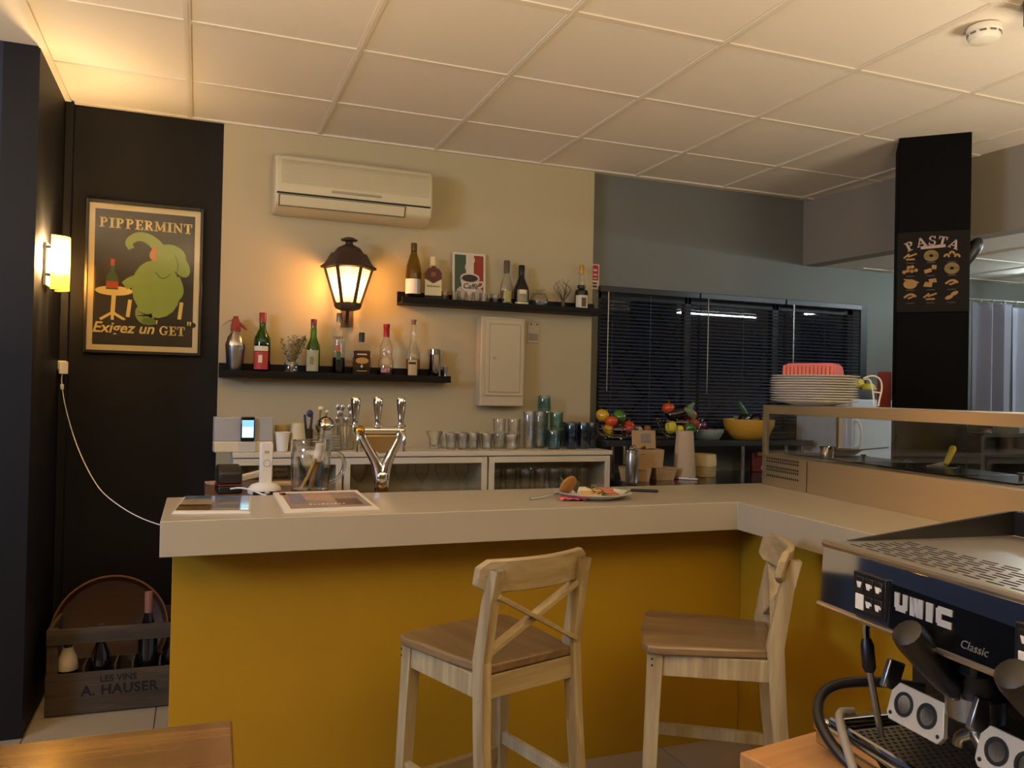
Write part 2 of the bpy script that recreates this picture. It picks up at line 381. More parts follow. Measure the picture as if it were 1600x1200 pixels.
struct(wk.build('wall_kitchen', GREYWALL))
struct(MB().bx(6.6, 6.7, -7.1, .2, 0, 2.7).build('wall_right', ROOMWALL))
struct(MB().bx(-2.7, -2.6, -7.1, -.55, 0, 2.7).build('wall_far_left', ROOMWALL))
struct(MB().bx(-2.7, 6.7, -7.1, -7.0, 0, 2.7).build('wall_rear', ROOMWALL))

ce = struct(MB().bx(-2.7, 6.7, -7.1, .2, 2.612, 2.72).build('ceiling', CEIL))
XB = [0.0] + [.52 + .6 * k for k in range(7)] + [4.6]
YB = [0.0] + [-.5 - .6 * k for k in range(7)]
_cache = {}
for i in range(len(XB) - 1):
    for j in range(len(YB) - 1):
        wx = round(XB[i + 1] - XB[i] - .02, 4); wy = round(YB[j] - YB[j + 1] - .02, 4); key = (wx, wy)
        if key not in _cache:
            o = MB().bx(-wx / 2, wx / 2, -wy / 2, wy / 2, 0, .008).build('ceiling_panel', CEIL, ce, .002); _cache[key] = o
        else: o = _cache[key].copy(); COL.objects.link(o)
        o.location = ((XB[i] + XB[i + 1]) / 2, (YB[j] + YB[j + 1]) / 2, 2.6035)
for x in XB[1:-1]:
    MB().bx(x - .012, x + .012, -4.7, 0, 2.5985, 2.6035).bx(x - .0035, x + .0035, -4.7, 0, 2.597, 2.5985).build('grid_rail', RAIL, ce)
for y in YB[1:]:
    for i in range(len(XB) - 1):
        MB().bx(XB[i] + .012, XB[i + 1] - .012, y - .012, y + .012, 2.5988, 2.6035).build('cross_rail', RAIL, ce)
MB().bx(-.004, .024, -4.7, 0, 2.594, 2.604).build('wall_rail', RAIL, ce)
MB().bx(.024, 4.2, -.022, .0, 2.595, 2.604).build('wall_rail', RAIL, ce)
MB().bx(-2.6, -.004, -7, -.65, 2.6, 2.612).build('side_ceiling', CEIL, ce)

# dropped kitchen ceiling and its beam face
bmp = [(4.205, .08), (4.47, -2.95), (4.59, -2.95), (4.325, .08)]
struct(MB().prism([(p[0], p[1]) for p in bmp][::-1], 2.19, 2.66).build('trim_2', BEAMP))
ck = struct(MB().prism([(4.325, .08), (4.59, -2.95), (6.65, -2.95), (6.65, .08)][::-1], 2.195, 2.3).build('ceiling_kitchen', CEIL))
for x in (4.85, 5.45, 6.05): MB().bx(x - .012, x + .012, -2.9, .08, 2.19, 2.195).build('grid_rail', RAIL, ck)
for y in (-.0, -.595, -1.195, -1.795, -2.395): MB().bx(4.62, 6.6, y - .012, y + .012, 2.1905, 2.1949).build('cross_rail', RAIL, ck)
struct(MB().bx(2.99, 6.6, -2.62, -2.335, 2.52, 2.66).build('trim_3', BLACKWALL))

# black column turned about 43 degrees
cx_, cy_, crz = 3.935, -1.148, R(-43)
colm = MB().bx(-.155, .155, -.14, .14, 0, 2.62).build('column', P('column_black', '0b0a0a', .65, var=.2, scale=4, spec=.05), None, .004)
colm.location = (cx_, cy_, 0); colm.rotation_euler = (0, 0, crz); struct(colm)
colm['label'] = 'black square column standing in front of the kitchen'

# kitchen window: frame, panes, night outside
wi = bpy.data.objects.new('window_1', None); COL.objects.link(wi); wi['kind'] = 'structure'
FR = P('window_frame_dark', '23262a', .5)
MB().bx(WX0, WX1, .13, .18, WZ0, WZ0 + .04).build('window_sill', FR, wi)
for x in (WX0, 3.36, 4.02, WX1 - .045): MB().bx(x, x + .045, .135, .175, WZ0, WZ1).build('window_post', FR, wi)
MB().bx(WX0, WX1, .135, .175, WZ1 - .04, WZ1).build('window_head', FR, wi)
for a, b in ((WX0 + .045, 3.36), (3.405, 4.02), (4.065, WX1 - .045)): MB().bx(a, b, .152, .157, WZ0 + .04, WZ1 - .04).build('pane', PANE, wi)
MB().bx(WX1, WX1 + .055, .066, .08, 1.05, WZ1 + .02).build('window_casing', FR, wi)
gr = thing('window_grille', 'dark diamond lattice grille outside the kitchen window, seen through the blinds', 'grille', (0, 0, 0))
GRM = P('grille_metal', '3a3a3a', .5, .6)
x = WX0 - .6
while x < WX1:
    for sgn in (1, -1):
        a = (x if sgn > 0 else x + .8, WZ0); b = (x + .8 if sgn > 0 else x, WZ1)
        lo, hi = WX0 - .1, WX1 + .1
        t0 = max(0, min((lo - a[0]) / (b[0] - a[0]), (hi - a[0]) / (b[0] - a[0]))); t1 = min(1, max((lo - a[0]) / (b[0] - a[0]), (hi - a[0]) / (b[0] - a[0])))
        if t1 > t0: MB().beam((a[0] + (b[0] - a[0]) * t0, .235, a[1] + (b[1] - a[1]) * t0), (a[0] + (b[0] - a[0]) * t1, .235, a[1] + (b[1] - a[1]) * t1), .012, .012).build('bar', GRM, gr)
    x += .2
MB().bx(WX0 - .15, WX1 + .15, .229, .241, WZ0 - .02, WZ0).bx(WX0 - .15, WX1 + .15, .229, .241, WZ1, WZ1 + .02).build('frame', GRM, gr)

# venetian blinds
SLAT = P('blind_slat_black', '4c4d54', .3, coat=.2)
def blind(x0, x1, z0, label, tilt):
    b = thing('venetian_blind', label, 'blind', (x0, .060, z0), 0, 'black venetian blinds of the kitchen window')
    W = x1 - x0
    MB().bx(0, W, -.018, .018, 1.925 - z0, 1.96 - z0).build('headrail', P('blind_headrail', '2b2f34', .35), b, .003)
    MB().bx(0, W, -.014, .014, -.012, 0).build('bottom_rail', SLAT, b, .003)
    n = int((1.915 - z0 - .012) / .0215); s0 = None
    for k in range(n):
        if s0 is None:
            q = MB(); ca, sa = math.cos(tilt), math.sin(tilt); pr = [(-.0125, 0), (-.006, .0016), (0, .0021), (.006, .0016), (.0125, 0)]
            v = [(xx, y * ca - z * sa, y * sa + z * ca) for xx in (.003, W - .003) for y, z in pr]
            q.add(v, [(i, i + 1, i + 6, i + 5) for i in range(4)]); s0 = q.build('slat', SLAT, b); o = s0
        else: o = s0.copy(); COL.objects.link(o)
        o.location = (0, 0, .015 + .0215 * k)
    for xx in (W * .12, W * .5, W * .88): MB().tube([(xx, -.0135, -.005), (xx, -.0135, 1.925 - z0)], .0011, 5).build('ladder_cord', BLACKP, b)
    MB().tube([(.045, -.03, 1.925 - z0), (.043, -.032, 1.35 - z0)], .0035, 6).build('wand', SATIN, b)
    return b
blind(2.735, 3.405, 1.12, 'wide black venetian blind nearest the white wall', R(24))
blind(3.415, 4.045, 1.12, 'black venetian blind in the middle of the kitchen window', R(24))
blind(4.055, 4.665, 1.12, 'black venetian blind at the far end, behind the plate stack', R(20))

# ================================================================== BAR
bar = thing('bar_counter', 'L-shaped bar with thick off-white top and yellow front panels', 'bar counter', (0, 0, 0))
MB().prism([(.494, -1.637), (2.46, -1.637), (2.385, -2.78), (3.36, -2.78), (3.36, -1.105), (.494, -1.105)], .842, .945).build('worktop', COUNTER, bar, .002)
MB().bx(.525, 2.60, -1.475, -1.455, 0, .842).build('front_panel', YELLOW, bar, .0012)
MB().bx(.525, .545, -1.455, -1.13, 0, .842).build('end_panel', YELLOW, bar, .0012)
MB().prism([(2.60, -1.475), (2.535, -2.70), (2.555, -2.70), (2.62, -1.475)], 0, .842).build('side_panel', YELLOW, bar, .0012)
MB().bx(1.15, 2.6, -1.455, -.75, .78, .80).build('inner_shelf', WHITEP, bar)
MB().bx(2.5, 3.3, -2.71, -2.69, 0, .842).bx(3.3, 3.32, -2.7, -1.15, 0, .842).bx(1.15, 2.6, -.77, -.75, 0, .78).build('inner_panel', WHITEP, bar)

# ------------------------------------------------------------------ bar stools
def stool(loc, rz, label):
    s = thing('bar_stool', label, 'stool', loc, rz, 'pine bar stools at the counter')
    # local +y faces the bar, x to the right; back posts at y = -.165
    seat = MB(); prof = []
    xs = [(-.150, -.19), (.150, -.19), (.175, -.05), (.198, .14), (.192, .172), (.16, .187), (0, .195), (-.16, .187), (-.192, .172), (-.198, .14), (-.175, -.05)]
    seat.prism(xs, .604, .63); seat.build('seat', SEATW, s, .006)
    for sx in (-1, 1):
        MB().beam((sx * .185, .168, 0), (sx * .163, .150, .604), .030, .036, .040, .044, up=(0, 1, 0)).build('leg', PINE, s, .002)
        q = MB()
        pts = [(-.235, 0, .030), (-.190, .45, .042), (-.178, .64, .046), (-.205, .80, .040), (-.230, .882, .030)]
        for (y0, z0, d0), (y1, z1, d1) in zip(pts[:-1], pts[1:]):
            x0 = sx * (.170 - .020 * z0 / .9); x1 = sx * (.170 - .020 * z1 / .9)
            v = [(x0 - .0135, y0 - d0 / 2, z0), (x0 + .0135, y0 - d0 / 2, z0), (x0 + .0135, y0 + d0 / 2, z0), (x0 - .0135, y0 + d0 / 2, z0),
                 (x1 - .0135, y1 - d1 / 2, z1), (x1 + .0135, y1 - d1 / 2, z1), (x1 + .0135, y1 + d1 / 2, z1), (x1 - .0135, y1 + d1 / 2, z1)]
            q.add(v, [(0, 1, 5, 4), (1, 2, 6, 5), (2, 3, 7, 6), (3, 0, 4, 7)] + ([(3, 2, 1, 0)] if z0 == 0 else []) + ([(4, 5, 6, 7)] if z1 > .89 else []))
        q.build('back_post', PINE, s)
        MB().beam((sx * .168, .155, .572), (sx * .156, -.175, .572), .020, .060).build('apron', PINE, s, .0015)
        MB().beam((sx * .176, .165, .255), (sx * .164, -.205, .255), .018, .036).build('side_stretcher', PINE, s, .0015)
        for dz in (.012, .030): MB().lathe([(.0032, 0), (.0032, .0012)], 8).T(Matrix.Translation((sx * .196, .158, .604 - dz)) @ Matrix.Rotation(sx * pi / 2, 4, 'Y') @ Matrix.Translation((0, 0, -.004))).build('screw_hole', INK, s)
    MB().bx(-.155, .155, .140, .160, .542, .602).build('apron', PINEX, s, .0015)
    MB().bx(-.150, .150, -.192, -.174, .542, .602).build('apron', PINEX, s, .0015)
    MB().bx(-.168, .168, .150, .172, .185, .225).build('footrest', PINEX, s, .002)
    MB().bx(-.160, .160, -.222, -.206, .185, .22).build('rear_stretcher', PINEX, s, .002)
    # curved top rail on the front side of the posts
    q = MB(); n = 14; vv = []
    for i in range(n + 1):
        u = -1 + 2 * i / n; x_ = u * .186; y_ = -.178 - .046 * (1 - u * u); e = .020 * max(0, (abs(u) - .82) / .18) ** 2
        for yy, zz in ((y_ + .012, .818 + e), (y_ - .010, .818 + e), (y_ - .022, .905 - e), (y_ - .000, .905 - e)): vv.append((x_, yy, zz))
    ff = [(4 * i + a, 4 * i + b, 4 * i + 4 + b, 4 * i + 4 + a) for i in range(n) for a, b in ((0, 1), (1, 2), (2, 3), (3, 0))] + [(3, 2, 1, 0), (4 * n, 4 * n + 1, 4 * n + 2, 4 * n + 3)]
    q.add(vv, ff).build('top_rail', PINEX, s, .004)
    MB().beam((-.150, -.182, .655), (.146, -.207, .815), .012, .030, up=(0, 1, 0)).build('cross_bar', PINEX, s, .001)
    MB().beam((.150, -.194, .655), (-.146, -.219, .815), .012, .030, up=(0, 1, 0)).build('cross_bar', PINEX, s, .001)
    return s
stool((1.378, -1.955, 0), R(17.5), 'pale pine bar stool with X-shaped back turned to the viewer')
stool((2.03, -2.075, 0), R(58.5), 'pale pine bar stool seen side-on in the corner of the bar')

# ------------------------------------------------------------------ table at the lower left
tb = thing('dining_table', 'golden brown wooden table top in the lower left foreground', 'table', (.15, -3.14, 0), R(-1))
MB().bx(-.65, .497, -.5, .5, .722, .75).build('table_top', TABLEW, tb, .004)
for sx in (-.6, .44):
    for sy in (-.44, .44): MB().beam((sx, sy, 0), (sx, sy, .722), .045, .045, .055, .055).build('leg', TABLEW, tb)
MB().bx(-.58, .42, -.45, -.43, .65, .722).bx(-.58, .42, .43, .45, .65, .722).build('apron', TABLEW, tb)

# ------------------------------------------------------------------ side table with the espresso machine
tr = thing('side_table', 'light brown wooden table carrying the espresso machine', 'table', (1.43, -3.04, 0), R(9))
MB().bx(0, .80, -.95, 0, .715, .75).build('table_top', wood('table_wood_light', '9a6c3c', 'be8d56', 'X', 1.6, .45, .1), tr, .003)
for sx in (.06, .74):
    for sy in (-.89, -.06): MB().beam((sx, sy, 0), (sx, sy, .715), .05, .05).build('leg', TABLEW, tr)

em = thing('espresso_machine', 'chrome two-group espresso machine with black keypad panel on the wooden table', 'espresso machine', (1.568, -3.078, .75), R(-95))
# local: x along the front towards the viewer, y depth, z up
MLEN = .62; MD = .40
for x in (.05, .57):
    for y in (.03, .36): MB().lathe([(.018, 0), (.02, .012)], 12, (x, y, 0)).build('foot', BLACKP, em)
tray = MB().bx(-.005, MLEN, -.012, MD, .012, .034).build('drip_tray', SATIN, em, .004)
MB().bx(-.008, MLEN, -.016, -.002, .034, .052).bx(-.008, .012, -.002, MD - .1, .034, .052).build('tray_rim', CHROME, tray, .005)
q = MB(); q.bx(.03, MLEN - .02, .02, .21, .036, .042)
q.build('tray_grille', SATIN, tray)
q = MB()
for i in range(46):
    for j in range(15):
        q.lathe([(.0035, 0), (.0035, .0006)], 6, (.04 + i * .012, .03 + j * .012 + (i % 2) * .006, .042))
q.build('grille_hole', INK, tray, flat=True, kind='stuff')
MB().tube([(0.02, .0, .056), (MLEN, .0, .056)], .006, 8).build('tray_rail', CHROME, tray)
MB().bx(0, MLEN, .175, MD, .034, .26).build('rear_body', P('machine_dark', '1a1816', .35), em, .004)
MB().bx(0, MLEN, .0, MD, .245, .342).build('upper_body', P('machine_body', '33302c', .35, .6), em, .004)
pan = MB().prismx([(-.010, .243), (.004, .243), (.004, .340), (-.004, .340)][::-1], -.004, MLEN).build('front_panel', CHROME, em, .003)
MB().tube([(-.004, -.001, .343), (MLEN, -.001, .343)], .006, 8).build('top_edge', SATIN, pan)
MB().tube([(-.004, -.010, .243), (MLEN, -.010, .243)], .005, 8).build('bottom_edge', SATIN, pan)
def fy(z): return -.010 + (z - .243) / .097 * .006
MB().add([(.158, fy(.247) - .0012, .247), (MLEN, fy(.247) - .0012, .247), (MLEN, fy(.300) - .0012, .300), (.158, fy(.312) - .0012, .312)], [(0, 1, 2, 3)]).build('black_band', BLACKG, pan)
# lettering UNIC: chunky chrome letters
LET = P('machine_letters', 'c9c8c4', .35, .35)
ub = MB()
def lb(x0, x1, z0, z1): ub.bx(x0, x1, fy((z0 + z1) / 2) - .0028, fy((z0 + z1) / 2) - .0008, z0, z1)
X = .168; zb = .277; zt_ = .303
lb(X, X + .009, zb + .004, zt_); lb(X + .003, X + .022, zb, zb + .009); lb(X + .016, X + .025, zb + .004, zt_); X += .030
lb(X, X + .009, zb, zt_); lb(X + .015, X + .024, zb, zt_); ub.prismy([(X + .002, zt_), (X + .012, zt_), (X + .022, zb), (X + .012, zb)][::-1], fy(.29) - .0028, fy(.29) - .0008); X += .030
lb(X, X + .012, zb, zt_); X += .018
lb(X, X + .009, zb + .003, zt_ - .003); lb(X + .003, X + .027, zb, zb + .009); lb(X + .003, X + .027, zt_ - .009, zt_)
ub.build('maker_lettering', LET, pan)
text('model_lettering', 'Classic', .016, P('silver_print', '8d8a84', .4, .5), pan, Matrix.Translation((.31, fy(.262) - .0015, .264)) @ Matrix.Rotation(pi / 2, 4, 'X'), .3, 0, .0003)
def keypad(x0, n):
    k = MB().bx(x0, x0 + .070, fy(.28) - .004, fy(.28) + .002, .252, .316).build('keypad', BLACKP, pan, .001)
    for i in range(3):
        for j in range(2):
            bx0 = x0 + .006 + i * .020; bz = .259 + j * .027; wht = (i == 0 and j == 0)
            MB().bx(bx0, bx0 + .018, fy(.28) - .0055, fy(.28) - .003, bz, bz + .024).build('button', PAPER if wht else P('button_dark', '1d1b19', .35), k, .001)
            if not wht:
                c = MB(); cxk, czk, yk = bx0 + .009, bz + .012, fy(.28) - .0062
                c.prismy([(cxk - .003, czk - .005), (cxk + .003, czk - .005), (cxk + .0055, czk + .004), (cxk - .0055, czk + .004)], yk, yk + .0008)
                if i != 0: c.bx(cxk + .005, cxk + .008, yk, yk + .0008, czk - .001, czk + .003)
                c.build('button_symbol', PAPER, k)
    return k
keypad(.082, 0); keypad(.372, 1)
# cup deck
MB().bx(.006, MLEN, .006, MD - .02, .342, .346).build('cup_deck', P('deck_steel', 'd8d2c8', .34, 1), em)
q = MB()
for r_ in range(9):
    for c_ in range(15):
        xx = .03 + c_ * .038 + (r_ % 2) * .008; q.bx(xx, xx + .026, .022 + r_ * .014, .026 + r_ * .014, .346, .3466)
q.build('deck_slot', INK, em, flat=True, kind='stuff')
MB().prismx([(.04, .346), (MD, .346), (MD, .388), (MD - .02, .388)][::-1], -.002, .006).build('side_guard', BLACKP, em)
MB().bx(-.002, MLEN, MD - .012, MD, .346, .388).build('rear_guard', BLACKP, em)
MB().bx(.02, MLEN, MD - .013, MD - .001, .388, .392).build('guard_trim', SATIN, em)
# groups, portafilters, spout blocks
for gx in (.222, .389):
    g = MB().lathe([(.036, .168), (.042, .18), (.042, .215), (.034, .243)], 22, (gx, .085, 0)).build('group_head', BLACKP, em)
    MB().bx(gx - .06, gx + .05, .03, .16, .205, .243).build('group_housing', BLACKP, g, .006)
    pf = MB().lathe([(.030, .128), (.039, .134), (.040, .166), (.036, .170)], 22, (gx, .085, 0)).build('portafilter', SATIN, em)
    d = Vector((.012, -.12, .118)).normalized(); a = Vector((gx, .07, .150)) + d * .012
    MB().tube([a, a + d * .03], .011, 12).build('handle_collar', CHROME, pf)
    MB().tube([a + d * .025, a + d * .045, a + d * .09, a + d * .135, a + d * .152, a + d * .156], [.014, .0185, .0215, .0235, .021, .012], 14).build('handle', BLACKP, pf)
    MB().tube([(gx, .085, .128), (gx, .085, .11), (gx - .02, .08, .098), (gx - .022, .08, .085)], .010, 10, smooth=1).build('spout', SATIN, pf)
    MB().tube([(gx, .085, .12), (gx, .085, .11), (gx + .02, .08, .098), (gx + .022, .08, .085)], .010, 10, smooth=1).build('spout', SATIN, pf)
    # pale metal plate with two round holes, leaning below the group
    B = Matrix.Translation((gx - .072, .05, .118)) @ Matrix.Rotation(R(-16), 4, 'X')
    pl = MB().prismy([(-.052, -.022), (-.045, -.03), (.052, -.03), (.060, -.018), (.048, .028), (-.040, .028), (-.052, .012)], -.004, .004).T(B).build('spout_plate', P('pale_metal', 'cfc6b4', .4, .3), em, .001)
    for hx in (-.022, .024):
        MB().lathe([(.0185, 0), (.0185, .0015), (.0135, .0015), (.0135, -.001), (0, -.001)], 18).T(B @ Matrix.Translation((hx, -.004, 0)) @ Matrix.Rotation(pi / 2, 4, 'X')).build('hole', P('hole_rubber', '2b2a26', .3), pl)
    for hx, hz in ((-.044, -.020), (.050, -.020)): MB().lathe([(.003, 0), (.003, .001)], 8).T(B @ Matrix.Translation((hx, -.004, hz)) @ Matrix.Rotation(pi / 2, 4, 'X')).build('screw', INK, pl)
    MB().obx((gx - .135, .06, .15), (.010, .03, .045), R(-20)).build('bracket', SATIN, em, .002)
    MB().bx(gx - .1, gx + .07, .075, .15, .118, .128).build('support_bar', SATIN, em, .002)
sw = MB().tube([(.055, .04, .243), (.055, .035, .215), (.058, .034, .195)], .006, 8).build('steam_wand', CHROME, em)
MB().tube([(.058, .034, .2), (.060, .034, .19), (.064, .035, .155), (.065, .035, .148)], [.007, .0105, .0105, .007], 10).build('wand_grip', BLACKP, sw)
MB().tube([(.065, .035, .15), (.082, .045, .052)], .0055, 8).build('wand_pipe', SATIN, sw)
tag(MB().tube([(1.70, -3.16, .866), (1.645, -3.11, .868), (1.575, -3.075, .856), (1.525, -3.105, .83), (1.508, -3.16, .80), (1.515, -3.22, .775), (1.53, -3.30, .758), (1.56, -3.42, .757)], .0085, 10, smooth=3).build('power_cable', BLACKP), 'thick black cable looping over the drip tray end of the espresso machine', 'cable')
tag(MB().tube([(1.60, -3.11, .822), (1.568, -3.11, .826), (1.53, -3.16, .818), (1.505, -3.205, .795), (1.492, -3.24, .765), (1.486, -3.29, .757), (1.485, -3.40, .757)], .0068, 10, smooth=3).build('drain_hose', P('grey_hose', '8b8478', .45)), 'grey drain hose hanging off the espresso machine tray', 'hose')

# ------------------------------------------------------------------ refrigerated prep case on the bar
dcs = thing('prep_case', 'long stainless steel prep case with glass front on the bar', 'display case', (2.962, -1.133, .945), math.atan2(-.9932, -.1163))
# local x along the front (towards the viewer), y depth away from the viewer side
CL = 1.62; CD = .40
base = MB().bx(0, CL, 0, CD, 0, .137).build('base', STEEL, dcs, .002)
q = MB()
for row, z in enumerate((.121, .108, .084, .071, .045)):
    for k in range(17): q.bx(.04 + k * .0145, .0465 + k * .0145, -.0012, .001, z - .0045, z + .0045)
q.build('vent_slot', INK, base, flat=True, kind='stuff')
MB().bx(.335, .339, -.0008, 0, .004, .13).build('panel_seam', INK, base)
MB().bx(.02, CL - .02, .05, CD - .03, .137, .141).build('well_rim', SATIN, base)
for k in range(6): 
    pn = MB().bx(.06 + k * .25, .29 + k * .25, .07, CD - .06, .141, .146).build('food_pan_lid', P('pan_black', '191817', .25, .3), base, .002)
    MB().lathe([(.006, 0), (.006, .012), (.011, .014), (.011, .02)], 10, (.175 + k * .25, .2, .146)).build('knob', BLACKP, pn)
shelf_t = MB().bx(0, CL, 0, CD, .317, .357).build('top_shelf', STEEL, dcs, .002)
for x in (.0, CL - .02):
    for y in (0.0, CD - .02): MB().bx(x, x + .02, y, y + .02, .137, .317).build('post', STEEL, dcs)
MB().bx(.02, CL - .02, .006, .011, .137, .317).build('front_glass', CLEARP, dcs)
MB().bx(.006, .011, .02, CD - .02, .137, .317).build('end_glass', CLEARP, dcs)

# knife, pan and ladle inside the case
yk = thing('kitchen_knife', 'knife with bright yellow handle resting on the prep case pans', 'knife', (3.19, -1.9, 1.094), R(25))
MB().tube([(.0, 0, .004), (.015, -.004, .022), (.035, -.008, .045), (.05, -.01, .062), (.056, -.011, .068)], [.008, .011, .0115, .013, .009], 12).build('handle', P('yellow_plastic', 'e0bd18', .4), yk)
MB().beam((.005, 0, .006), (-.12, .03, .001), .003, .022, .002, .006).build('blade', CHROME, yk)
sp = thing('steel_scoop', 'shallow steel pan with long handle lying in the prep case', 'pan', (3.20, -1.36, 1.094), R(-20))
MB().lathe([(.02, 0), (.06, .002), (.085, .02), (.088, .022), (.083, .02), (.058, .006), (0, .004)], 24).build('bowl', SATIN, sp)
MB().beam((.08, 0, .02), (.22, .03, .032), .022, .004, .014, .004).build('handle', SATIN, sp)
lc = thing('steel_cup', 'small steel measuring cup beside the pan in the prep case', 'cup', (3.06, -1.43, 1.0865), 0)
MB().shell([(0, .001), (.026, .001), (.03, .045), (.032, .047), (.029, .045), (.025, .004), (0, .004)], 18).build('body', CHROME, lc)
MB().tube([(.03, 0, .04), (.05, .01, .042), (.06, .015, .03)], .003, 6).build('handle', CHROME, lc)

# plates on the top shelf
PLZ = 1.3035
plate_m = MB().lathe([(.0, .0), (.085, .0), (.09, .003), (.13, .012), (.178, .020), (.180, .0215), (.177, .023), (.13, .016), (.088, .007), (0, .006)], 40)
pm = None
for k in range(11):
    o = (plate_m.build('dinner_plate', WHITEC) if pm is None else pm.copy())
    if pm is None: pm = o
    else: COL.objects.link(o)
    o.location = (3.045 + random.uniform(-.004, .004), -1.36 + random.uniform(-.004, .004), PLZ + k * .0105)
    ORD = ['', 'second', 'third', 'fourth', 'fifth', 'sixth', 'seventh', 'eighth', 'ninth', 'tenth']
    pos = 'bottom plate of the stack resting on the prep case' if k == 0 else ('top plate of the stack, carrying the pink napkin pack' if k == 10 else ORD[k] + ' white plate from the bottom of the stack on the prep case')
    tag(o, pos, 'plate', 'white plates stacked on the prep case')
np_ = thing('napkin_pack', 'pack of folded pink paper napkins on top of the plates', 'napkins', (3.03, -1.37, PLZ + .105 + .0165), R(-60))
PINK = P('pink_paper', 'd4737a', .85, var=.05); PINKO = P('pink_paper_edge', 'd97760', .85)
q = MB()
poly = [(-.115, 0), (.115, 0), (.108, .045), (.09, .058), (-.09, .058), (-.113, .045)]
q.prismy(poly, -.05, .06); q.build('stack', PINK, np_, .008)
for k in range(13): MB().bx(-.108 + k * .0165, -.0945 + k * .0165, -.058, -.049, .002, .047 + random.uniform(-.003, .003)).build('folded_edge', PINKO, np_, .003)
wr = thing('white_wire_tongs', 'white looped wire hanging off the plate stack', 'wire', (3.18, -1.50, 1.3025), 0)
MB().tube([(0, 0, .12), (.04, -.01, .135), (.075, -.02, .12), (.082, -.022, .08), (.07, -.02, .035), (.066, -.018, .005)], .0035, 8, smooth=2).build('loop', WHITEP, wr)
MB().tube([(.01, .01, .115), (.035, 0, .12), (.045, -.005, .085), (.05, -.008, .04), (.05, -.01, .005)], .0035, 8, smooth=2).build('loop', WHITEP, wr)
MB().tube([(.045, -.006, .065), (.08, -.021, .06)], .003, 6).build('cross_link', WHITEP, wr)

# ================================================================== ON THE BACK WALL
# ------------------------------------------------------------------ air conditioner
ac = thing('air_conditioner', 'off-white wall air conditioner below the ceiling', 'air conditioner', (1.285, 0, 2.175), 0)
ACM = P('ac_plastic', 'c6b994', .45)
prof = [(0, 0), (-.10, 0), (-.155, .03), (-.172, .085), (-.172, .215), (-.155, .262), (-.115, .275), (0, .275)]
MB().prismx(prof[::-1], -.385, .385).build('body', ACM, ac, .012)
for k in range(17): MB().bx(-.355, .36, -.1765, -.171, .128 + k * .0068, .1313 + k * .0068).build('grille_slat', ACM, ac)
MB().bx(-.12, .12, -.180, -.172, .102, .112).build('pull_grip', P('ac_grip', '9c9179', .5), ac, .002)
MB().bx(-.375, .372, -.1735, -.168, .076, .084).build('air_gap', INK, ac)
MB().obx((-.06, -.1655, .047), (.60, .004, .048), R(20)).build('louvre', ACM, ac, .0015)
MB().obx((-.06, -.1625, .047), (.612, .003, .056), R(20)).build('louvre_gap', P('ac_gap', '5c5240', .7), ac)

# ------------------------------------------------------------------ wall lantern
ln = thing('wall_lantern', 'black coach lantern with glowing panes on the white wall', 'lantern', (1.258, -.150, 1.715), R(-8))
LM = P('lantern_metal', '3d2b1e', .5, .2, var=.15)
def hexa(r, z, off=0): return [(r * math.cos(pi / 3 * k + off), r * math.sin(pi / 3 * k + off), z) for k in range(6)]
def hexloft(levels, caps=True):
    q = MB(); v = []
    for r, z in levels: v += hexa(r, z)
    f = [(6 * i + k, 6 * i + (k + 1) % 6, 6 * i + 6 + (k + 1) % 6, 6 * i + 6 + k) for i in range(len(levels) - 1) for k in range(6)]
    if caps: f += [tuple(range(6))[::-1], tuple(6 * (len(levels) - 1) + k for k in range(6))]
    return q.add(v, f)
ZB, ZT, RB, RT = .035, .205, .060, .112
hexloft([(.035, 0), (.058, .008), (.066, .022), (.066, .035)]).build('base_cup', LM, ln)
hexloft([(.133, .204), (.136, .212), (.118, .226), (.112, .232), (.088, .275), (.084, .279)]).build('roof', LM, ln)
MB().lathe([(.072, .276), (.070, .285), (.055, .305), (.030, .318), (.020, .322), (.017, .334), (.022, .338), (.040, .342), (.041, .346), (.030, .352), (.018, .357), (0, .358)], 20).build('dome_finial', LM, ln)
tp, bt = hexa(RT, ZT), hexa(RB, ZB)
for k in range(6):
    MB().beam(bt[k], tp[k], .016, .014).build('corner_bar', LM, ln)
    k2 = (k + 1) % 6
    MB().beam(tp[k], tp[k2], .010, .010).build('top_bar', LM, ln)
    a = [Vector(bt[k]), Vector(bt[k2]), Vector(tp[k2]), Vector(tp[k])]; c = sum(a, Vector()) / 4
    MB().add([c + (p - c) * .95 for p in a], [(0, 1, 2, 3)]).build('pane', glass('lantern_pane', (.98, .92, .80), 1.35, .1, .30), ln)
MB().lathe([(.017, .035), (.017, .082), (.014, .086)], 14).build('bulb_socket', P('socket', '8d7a60', .5), ln)
MB().lathe([(.012, .086), (.016, .095), (.030, .125), (.032, .142), (.024, .164), (.010, .173), (0, .174)], 18).build('bulb', emis('bulb_glow', (1.0, .46, .135), LANTERN_W), ln)
MB().tube([(0, .02, .01), (0, .08, -.035), (0, .13, -.03), (0, .148, -.01)], .009, 8, smooth=2).bx(-.03, .03, .138, .149, -.07, .05).build('wall_bracket', LM, ln)

